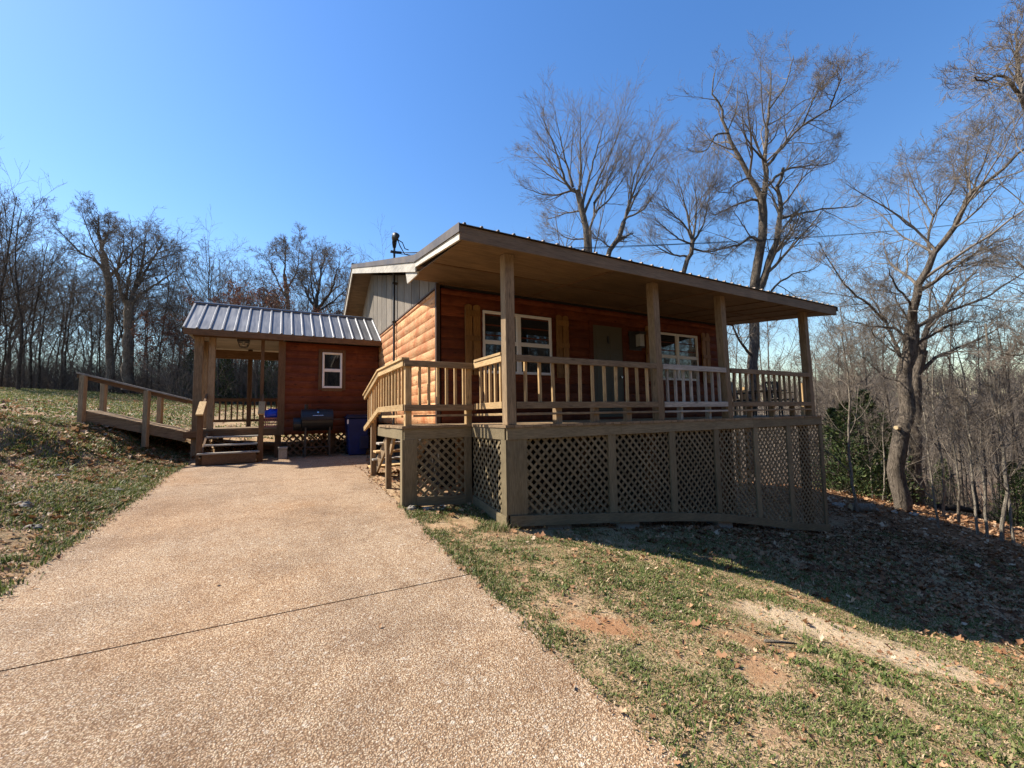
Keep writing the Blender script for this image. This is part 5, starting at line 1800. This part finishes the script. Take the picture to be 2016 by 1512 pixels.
# unseen wood behind the viewer, thickened to hold back sky light; windows mirror it
rng = np.random.default_rng(95)
nf = 900
ang = rng.uniform(-2.75, -0.15, nf)
rad = 15 + 30 * rng.random(nf)
pts = np.stack([3 + rad * np.cos(ang), 1 + rad * np.sin(ang), np.zeros(nf)], -1)
pts = pts[(pts[:, 1] < -7) & (pts[:, 0] > -24)]
nf = len(pts)
pts[:, 2] = gz(pts[:, 0], pts[:, 1], False) - 0.2
hgt = rng.uniform(8, 15, nf)
P = np.stack([pts, pts + np.stack([rng.normal(size=nf) * .3, rng.normal(size=nf) * .3, hgt * .5], -1), pts + np.stack([rng.normal(size=nf) * .6, rng.normal(size=nf) * .6, hgt], -1)], 1)
R = np.tile(np.array([[0.15, 0.10, 0.03]]), (nf, 1))
v, q = tubes(P, R, 4)
P2, R2 = sprout(P, R, 12, rng, 0.34, 45, 0.08, 0.12, 3, 0.05, 0.03)
v2, q2 = tubes(P2, R2, 3)
P3, R3 = sprout(P2, R2, 6, rng, 0.5, 45, 0.05, 0.15, 2, 0.15, 0.022)
v3, q3 = tubes(P3, R3, 3)
me = npmesh('woods', np.concatenate([v, v2, v3]), np.concatenate([q, q2 + len(v), q3 + len(v) + len(v2)]), smooth=True)
me.materials.append(M['farbark'])
tag(link(bpy.data.objects.new('woods', me)), 'unseen bare wood behind the viewer, thickened to screen sky light, mirrored in porch windows', 'woods', kind='stuff')


# fallen leaves
def on_drive(x, y, pad=0.0):
    return (x > -1.83 - pad) & (x < 1.48 + pad) & (y < 11.7)


def in_house(x, y):
    return ((x > 2.45) & (x < 10.6) & (y > 7.0) & (y < 16.3)) | ((x > 0.0) & (x < 2.45) & (y > 12.1) & (y < 14.2))


def oak_leaves(x, y, size, rng, lift=0.008, tone=0.5):
    n = len(x)
    z = np.maximum(gz(x, y), np.where((x > -1.82) & (x < 1.48) & (y < 11.6), -1.5 + 0.048 * y, -99.0))
    # nine-point lobed outline along a midrib, curled
    u = np.array([0.0, 0.22, 0.42, 0.62, 0.82, 1.0])
    wl = np.array([0.0, 0.30, 0.14, 0.36, 0.13, 0.0])
    ang = rng.uniform(0, 2 * np.pi, n)
    tilt = rng.normal(size=(n, 2)) * 0.38
    curl = rng.uniform(-0.3, 1.1, n)
    s_ = size * np.clip(np.exp(rng.normal(-0.15, 0.42, n)), 0.3, 1.8)
    pts = []
    for k in range(6):
        for side in (-1, 0, 1):
            lu = (u[k] - 0.5)
            lw = wl[k] * side * rng.uniform(0.7, 1.2, n)
            lz = curl * (lu ** 2 * 1.2 + np.abs(lw) * 1.1) - 0.1 * curl
            X_ = lu * np.cos(ang) - lw * np.sin(ang)
            Y_ = lu * np.sin(ang) + lw * np.cos(ang)
            Z_ = lz + tilt[:, 0] * X_ + tilt[:, 1] * Y_
            pts.append(np.stack([x + X_ * s_, y + Y_ * s_, z + lift + (Z_ + 0.12) * s_], -1))
    V_ = np.stack(pts, 1)
    base = np.arange(n)[:, None] * 18
    fq = []
    for k in range(5):
        for side in (0, 1):
            a = k * 3 + side
            fq.append([a, a + 1, a + 4, a + 3])
    Q = (base[:, :, None] + np.array(fq)[None]).reshape(-1, 4)
    r = np.repeat(np.clip(rng.normal(tone, 0.24, n), 0, 1), 10)
    return V_.reshape(-1, 3), Q, r


rl_ = np.random.default_rng(15)


def leaf_field(n, x0, x1, y0, y1, dens, rng):
    x, y = rng.uniform(x0, x1, n), rng.uniform(y0, y1, n)
    k = rng.random(n) < dens(x, y)
    k &= ~on_drive(x, y, -0.02) & ~in_house(x, y)
    return x[k], y[k]


parts = []


def addl(x, y, size, tone=0.5):
    parts.append(oak_leaves(x, y, size, rl_, tone=tone))


addl(*leaf_field(1200, 1.5, 8.5, 0.2, 5.0, lambda x, y: 0.1 + 0.9 * (fbm(x, y, 1.2, 21) > 0.54), rl_), 0.046)
addl(*leaf_field(9000, 1.5, 8.5, 0.2, 5.0, lambda x, y: 0.3 + 0.7 * (fbm(x, y, 2.0, 22) > 0.5), rl_), 0.022)
for sx_, nx_ in ((-1.78, 220), (1.46, 240)):
    yy_ = rl_.uniform(1.0, 11.5, nx_)
    xx_ = sx_ + rl_.normal(size=nx_) * 0.05 - np.sign(sx_) * 0.02
    addl(xx_, yy_, 0.03)
addl(*leaf_field(5000, 8.0, 20, 0.5, 12.0, lambda x, y: 0.4 + 0.6 * sstep(9, 14, x), rl_), 0.085)
addl(*leaf_field(9000, 13.0, 24, 0.5, 13.0, lambda x, y: 1.0 + 0 * x, rl_), 0.10)
addl(*leaf_field(2200, -3.6, -0.4, 10.2, 13.6, lambda x, y: 0.35 + 0.65 * (fbm(x, y, 1.5, 23) > 0.45), rl_), 0.085)
addl(*leaf_field(12000, -7.5, -1.8, 3.0, 13.0, lambda x, y: 0.3 + 0.7 * (fbm(x, y, 1.1, 25) > 0.48), rl_), 0.065)
addl(*leaf_field(14000, -7.5, -1.8, 3.0, 13.0, lambda x, y: 0.6 + 0 * x, rl_), 0.035)
addl(*leaf_field(17000, 4.2, 13.5, 0.2, 5.2, lambda x, y: sstep(4.6, 8.5, x + 1.8 * (fbm(x, y, 1.0, 71) - 0.5) + 0.5 * (y - 2.5)), rl_), 0.062, 0.24)  # darker leaves over the shaded lawn; shade put into their tone
addl(*leaf_field(900, 1.45, 2.6, 5.3, 9.2, lambda x, y: 0.9 + 0 * x, rl_), 0.06)
addl(*leaf_field(1500, 2.5, 10.5, 4.2, 7.0, lambda x, y: 0.6 + 0 * x, rl_), 0.08)
addl(*leaf_field(5000, -9, 6, 13.5, 34, lambda x, y: 0.3 + 0.6 * (fbm(x, y, 0.4, 27) > 0.5), rl_), 0.10)
addl(*leaf_field(5000, -30, -3, 13.5, 45, lambda x, y: 0.15 + 0.5 * (fbm(x, y, 0.3, 29) > 0.55), rl_), 0.11)
addl(rl_.uniform(-1.7, 1.4, 40), rl_.uniform(2.0, 11, 40), 0.022)
off = 0
Vs, Qs, Rs = [], [], []
for v, q, r in parts:
    Vs.append(v)
    Qs.append(q + off)
    Rs.append(r)
    off += len(v)
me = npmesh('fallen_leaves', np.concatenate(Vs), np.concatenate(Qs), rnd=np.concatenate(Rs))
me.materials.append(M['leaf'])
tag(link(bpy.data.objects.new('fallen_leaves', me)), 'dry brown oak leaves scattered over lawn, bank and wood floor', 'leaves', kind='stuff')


# grass tufts
def blades(x, y, h, per, rng, spread=0.05, width=0.0045, dry=0.15, bend=0.5):
    n = len(x)
    X = np.repeat(x, per) + rng.normal(size=n * per) * spread
    Y = np.repeat(y, per) + rng.normal(size=n * per) * spread
    H = np.repeat(h, per) * rng.uniform(0.5, 1.25, n * per)
    Z = np.maximum(gz(X, Y), np.where((X > -1.82) & (X < 1.48) & (Y < 11.6), -1.5 + 0.048 * Y, -99.0)) - 0.008
    a = rng.uniform(0, 2 * np.pi, n * per)
    lean = rng.uniform(0.15, 1.0, n * per) * bend
    dx, dy = np.cos(a), np.sin(a)
    wx, wy = -dy * width, dx * width
    wsc = rng.uniform(0.6, 1.5, n * per)
    wx, wy = wx * wsc, wy * wsc
    b0 = np.stack([X - wx, Y - wy, Z], -1)
    b1 = np.stack([X + wx, Y + wy, Z], -1)
    mx, my = X + dx * H * lean * 0.45, Y + dy * H * lean * 0.45
    m0 = np.stack([mx - wx * .85, my - wy * .85, Z + H * 0.6], -1)
    m1 = np.stack([mx + wx * .85, my + wy * .85, Z + H * 0.6], -1)
    tp = np.stack([X + dx * H * lean * 1.25, Y + dy * H * lean * 1.25, Z + H * (1 - 0.3 * lean)], -1)
    V_ = np.stack([b0, b1, m1, m0, tp], 1).reshape(-1, 3)
    i0 = np.arange(n * per) * 5
    Q = np.stack([i0, i0 + 1, i0 + 2, i0 + 3], -1)
    T = np.stack([i0 + 3, i0 + 2, i0 + 4], -1)
    base = np.repeat(rng.uniform(0.1, 0.6, n), per) + rng.normal(size=n * per) * 0.1
    base = np.where(rng.random(n * per) < dry, rng.uniform(0.75, 1.0, n * per), base)
    r = np.clip(base, 0, 1)
    return V_, Q, T, r


rg = np.random.default_rng(19)
G = []


def bare(x, y):
    m_ = np.zeros_like(x)
    for cx, cy, ang, la, lb in ((4.05, 2.12, -0.5, 0.58, 0.36), (4.42, 1.5, -0.55, 0.58, 0.36), (2.0, 2.34, -0.6, 0.27, 0.16), (2.9, 1.95, -0.5, 0.25, 0.12), (2.6, 1.6, 0.5, 0.3, 0.14)):
        ca, sa = math.cos(ang), math.sin(ang)
        u = ((x - cx) * ca + (y - cy) * sa) / la
        v = ((y - cy) * ca - (x - cx) * sa) / lb
        m_ = np.maximum(m_, (u * u + v * v < 1.0) * 0.88)
    return 1 - m_


def tufts(n, x0, x1, y0, y1, dens, per, h, **kw):
    x, y = rg.uniform(x0, x1, n), rg.uniform(y0, y1, n)
    k = (rg.random(n) < dens(x, y) * bare(x, y)) & ~on_drive(x, y, -0.045) & ~in_house(x, y)
    x, y = x[k], y[k]
    hh = h * (0.55 + 0.9 * fbm(x, y, 1.5, 31))
    G.append(blades(x, y, hh, per, rg, **kw))


pat = lambda s_, sd, lo, hi: (lambda x, y: sstep(lo, hi, fbm(x, y, s_, sd)))
tufts(34000, 1.45, 8.5, 0.0, 4.75, pat(1.5, 41, 0.27, 0.55), 7, 0.024, spread=0.03, dry=0.28, width=0.0030, bend=1.0)
tufts(14000, 1.45, 5.0, 0.0, 4.75, pat(2.6, 43, 0.44, 0.64), 8, 0.032, spread=0.022, dry=0.15, width=0.0034, bend=1.0)
tufts(52000, 1.5, 8.0, 0.0, 4.75, lambda x, y: 0.75 + 0 * x, 7, 0.017, spread=0.05, dry=0.93, width=0.0024, bend=1.3)
tufts(900, 1.42, 1.75, 0.3, 6.0, pat(1.6, 45, 0.42, 0.6), 11, 0.05, spread=0.025, dry=0.2, width=0.0034, bend=0.9)
tufts(1600, 2.0, 5.0, 0.3, 4.4, pat(1.8, 61, 0.5, 0.66), 12, 0.045, spread=0.022, dry=0.08, width=0.0052, bend=1.0)
tufts(1500, 1.5, 2.55, 4.7, 5.85, pat(2.0, 63, 0.35, 0.6), 8, 0.04, spread=0.03, dry=0.25, width=0.0035, bend=1.0)
tufts(25, 2.2, 2.6, 4.55, 4.85, lambda x, y: 1 + 0 * x, 6, 0.12, spread=0.03, dry=0.3, width=0.003, bend=0.7)
tufts(80, 3.0, 6.5, 1.6, 4.2, lambda x, y: 1 + 0 * x, 5, 0.08, spread=0.03, dry=0.5, width=0.003, bend=0.5)
tufts(30000, -8.0, -1.8, 2.5, 13.0, pat(0.9, 47, 0.34, 0.54), 9, 0.055, spread=0.05, dry=0.25, width=0.005, bend=0.9)
tufts(24000, -8.0, -1.8, 2.5, 13.0, lambda x, y: 0.8 + 0 * x, 6, 0.03, spread=0.07, dry=0.9, width=0.005, bend=1.2)
tufts(900, -7.0, -1.9, 3.0, 12.5, pat(0.9, 65, 0.54, 0.64), 22, 0.12, spread=0.07, dry=0.12, width=0.006, bend=0.8)
tufts(1500, -2.35, -1.78, 3.5, 11.5, pat(1.2, 49, 0.45, 0.66), 14, 0.07, spread=0.04, dry=0.15, width=0.0045, bend=0.8)
tufts(26000, -32, -2.5, 12.5, 48, pat(0.25, 51, 0.10, 0.40), 8, 0.075, spread=0.12, dry=0.16, width=0.014, bend=1.0)
tufts(4000, -6, 5, 14.3, 32, pat(0.4, 53, 0.35, 0.6), 8, 0.07, spread=0.1, dry=0.25, width=0.012, bend=1.0)
tufts(14000, 5, 13, 0.5, 4.7, pat(0.9, 55, 0.34, 0.56), 8, 0.035, spread=0.05, dry=0.3, width=0.004, bend=1.0)
Vs, Qs, Ts, Rq, off = [], [], [], [], 0
for v, q, t_, r in G:
    Vs.append(v)
    Qs.append(q + off)
    Ts.append(t_ + off)
    Rq.append(r)
    off += len(v)
Rq = np.concatenate(Rq)
me = npmesh('grass', np.concatenate(Vs), np.concatenate(Qs), np.concatenate(Ts), np.concatenate([Rq, Rq]))
me.materials.append(M['grass'])
tag(link(bpy.data.objects.new('grass', me)), 'patchy winter grass growing on the lawn and the bank', 'grass', kind='stuff')


# rocks and logs
def rock(x, y, s_, label, seed, group=None, flat=0.5):
    rng = np.random.default_rng(seed)
    b = MB()
    nu, nv = 10, 6
    vs, fs = [], []
    ph0 = rng.uniform(0, 6, 4)
    z = gz1(x, y)
    for j in range(nv + 1):
        th = math.pi * j / nv
        for i in range(nu):
            ph = 2 * math.pi * i / nu
            rr = 1 + 0.2 * math.sin(2 * ph + ph0[0] + j) + 0.16 * math.sin(3 * ph + ph0[1] - 2 * j) + rng.uniform(-.07, .07)
            vs.append((x + s_ * rr * math.sin(th) * math.cos(ph), y + s_ * 0.75 * rr * math.sin(th) * math.sin(ph), z + s_ * flat * (0.35 + math.cos(th)) * rr))
    for j in range(nv):
        for i in range(nu):
            fs.append((j * nu + i, j * nu + (i + 1) % nu, (j + 1) * nu + (i + 1) % nu, (j + 1) * nu + i))
    b.add(vs, fs, 0.5)
    return tag(b.build('rock', 'rock'), label, 'rock', group)


rock(1.60, 5.78, 0.075, 'pale rock at the drive edge below the landing corner post', 1)
rock(2.02, 5.70, 0.06, 'round grey stone in the leaves in front of the landing lattice', 2)
rock(1.80, 5.72, 0.05, 'small pale stone between the corner post rock and the round grey stone', 3)
for k, (x, y, s_) in enumerate(((-2.12, 8.35, 0.09), (-2.25, 6.4, 0.08), (-2.6, 7.1, 0.1), (-3.0, 6.2, 0.12), (-3.6, 7.3, 0.11), (-2.9, 8.9, 0.07), (-2.35, 5.2, 0.09), (-4.2, 8.2, 0.12), (-3.3, 5.4, 0.08), (-2.05, 9.6, 0.06))):
    rock(x, y, s_, 'pale stone half buried in the bank left of the drive', 10 + k, 'pale stones in the left bank', 0.4)
for k, (px, py, fw, s_) in enumerate(((1650, 990, 12.2, 0.2), (1722, 1003, 11.8, 0.13), (1760, 1012, 11.7, 0.1), (1800, 1020, 11.6, 0.14), (1835, 1028, 11.3, 0.1))):
    p = at(px, py, fw)
    rock(p[0], p[1], s_, 'pale flat stone in the leaf litter at the foot of the oaks', 30 + k, 'pale stones by the oaks', 0.35)
lg = thing('cut_log', 'short pale cut log lying in the leaves by the straight sapling', 'log', tuple(at(1697, 992, 11.7)))
p = at(1697, 990, 11.7)
z = gz1(p[0], p[1]) + 0.09
d = np.array([0.75, -0.66, -0.03]) * 0.28
MB().tube([(p[0] - d[0], p[1] - d[1], z), (p[0] + d[0], p[1] + d[1], z)], [0.115, 0.11], 14).build('log_bark', 'palebark', lg, smooth=False)
MB().tube([(p[0] - d[0] * 1.012, p[1] - d[1] * 1.012, z), (p[0] + d[0] * 1.012, p[1] + d[1] * 1.012, z)], 0.1, 14).build('cut_end', 'cut', lg)
p0, p1 = at(1850, 1010, 14.0), at(1925, 975, 15.5)
p0[2], p1[2] = gz1(p0[0], p0[1]) + 0.1, gz1(p1[0], p1[1]) + 0.45
b = MB().tube([tuple(p0), tuple((p0 + p1) / 2 + np.array([0, 0, 0.06])), tuple(p1)], [0.12, 0.1, 0.07], 9)
tag(b.build('fallen_trunk', 'farbark', smooth=True), 'dark fallen trunk resting on the wood floor right of the oaks', 'log')
p = at(1590, 1282, 3.3)
# a broken stick and twig in the lawn
zz = gz1(3.3, 1.75)
tag(MB().tube([(3.05, 1.85, gz1(3.05, 1.85) + 0.02), (3.2, 1.82, gz1(3.2, 1.82) + 0.025), (3.36, 1.8, gz1(3.36, 1.8) + 0.02)], [0.012, 0.01, 0.006], 6).build('stick', 'palebark', smooth=True), 'short dry stick lying on the sunny lawn by the sandy patch', 'stick')
# knot scar on the bowed oak
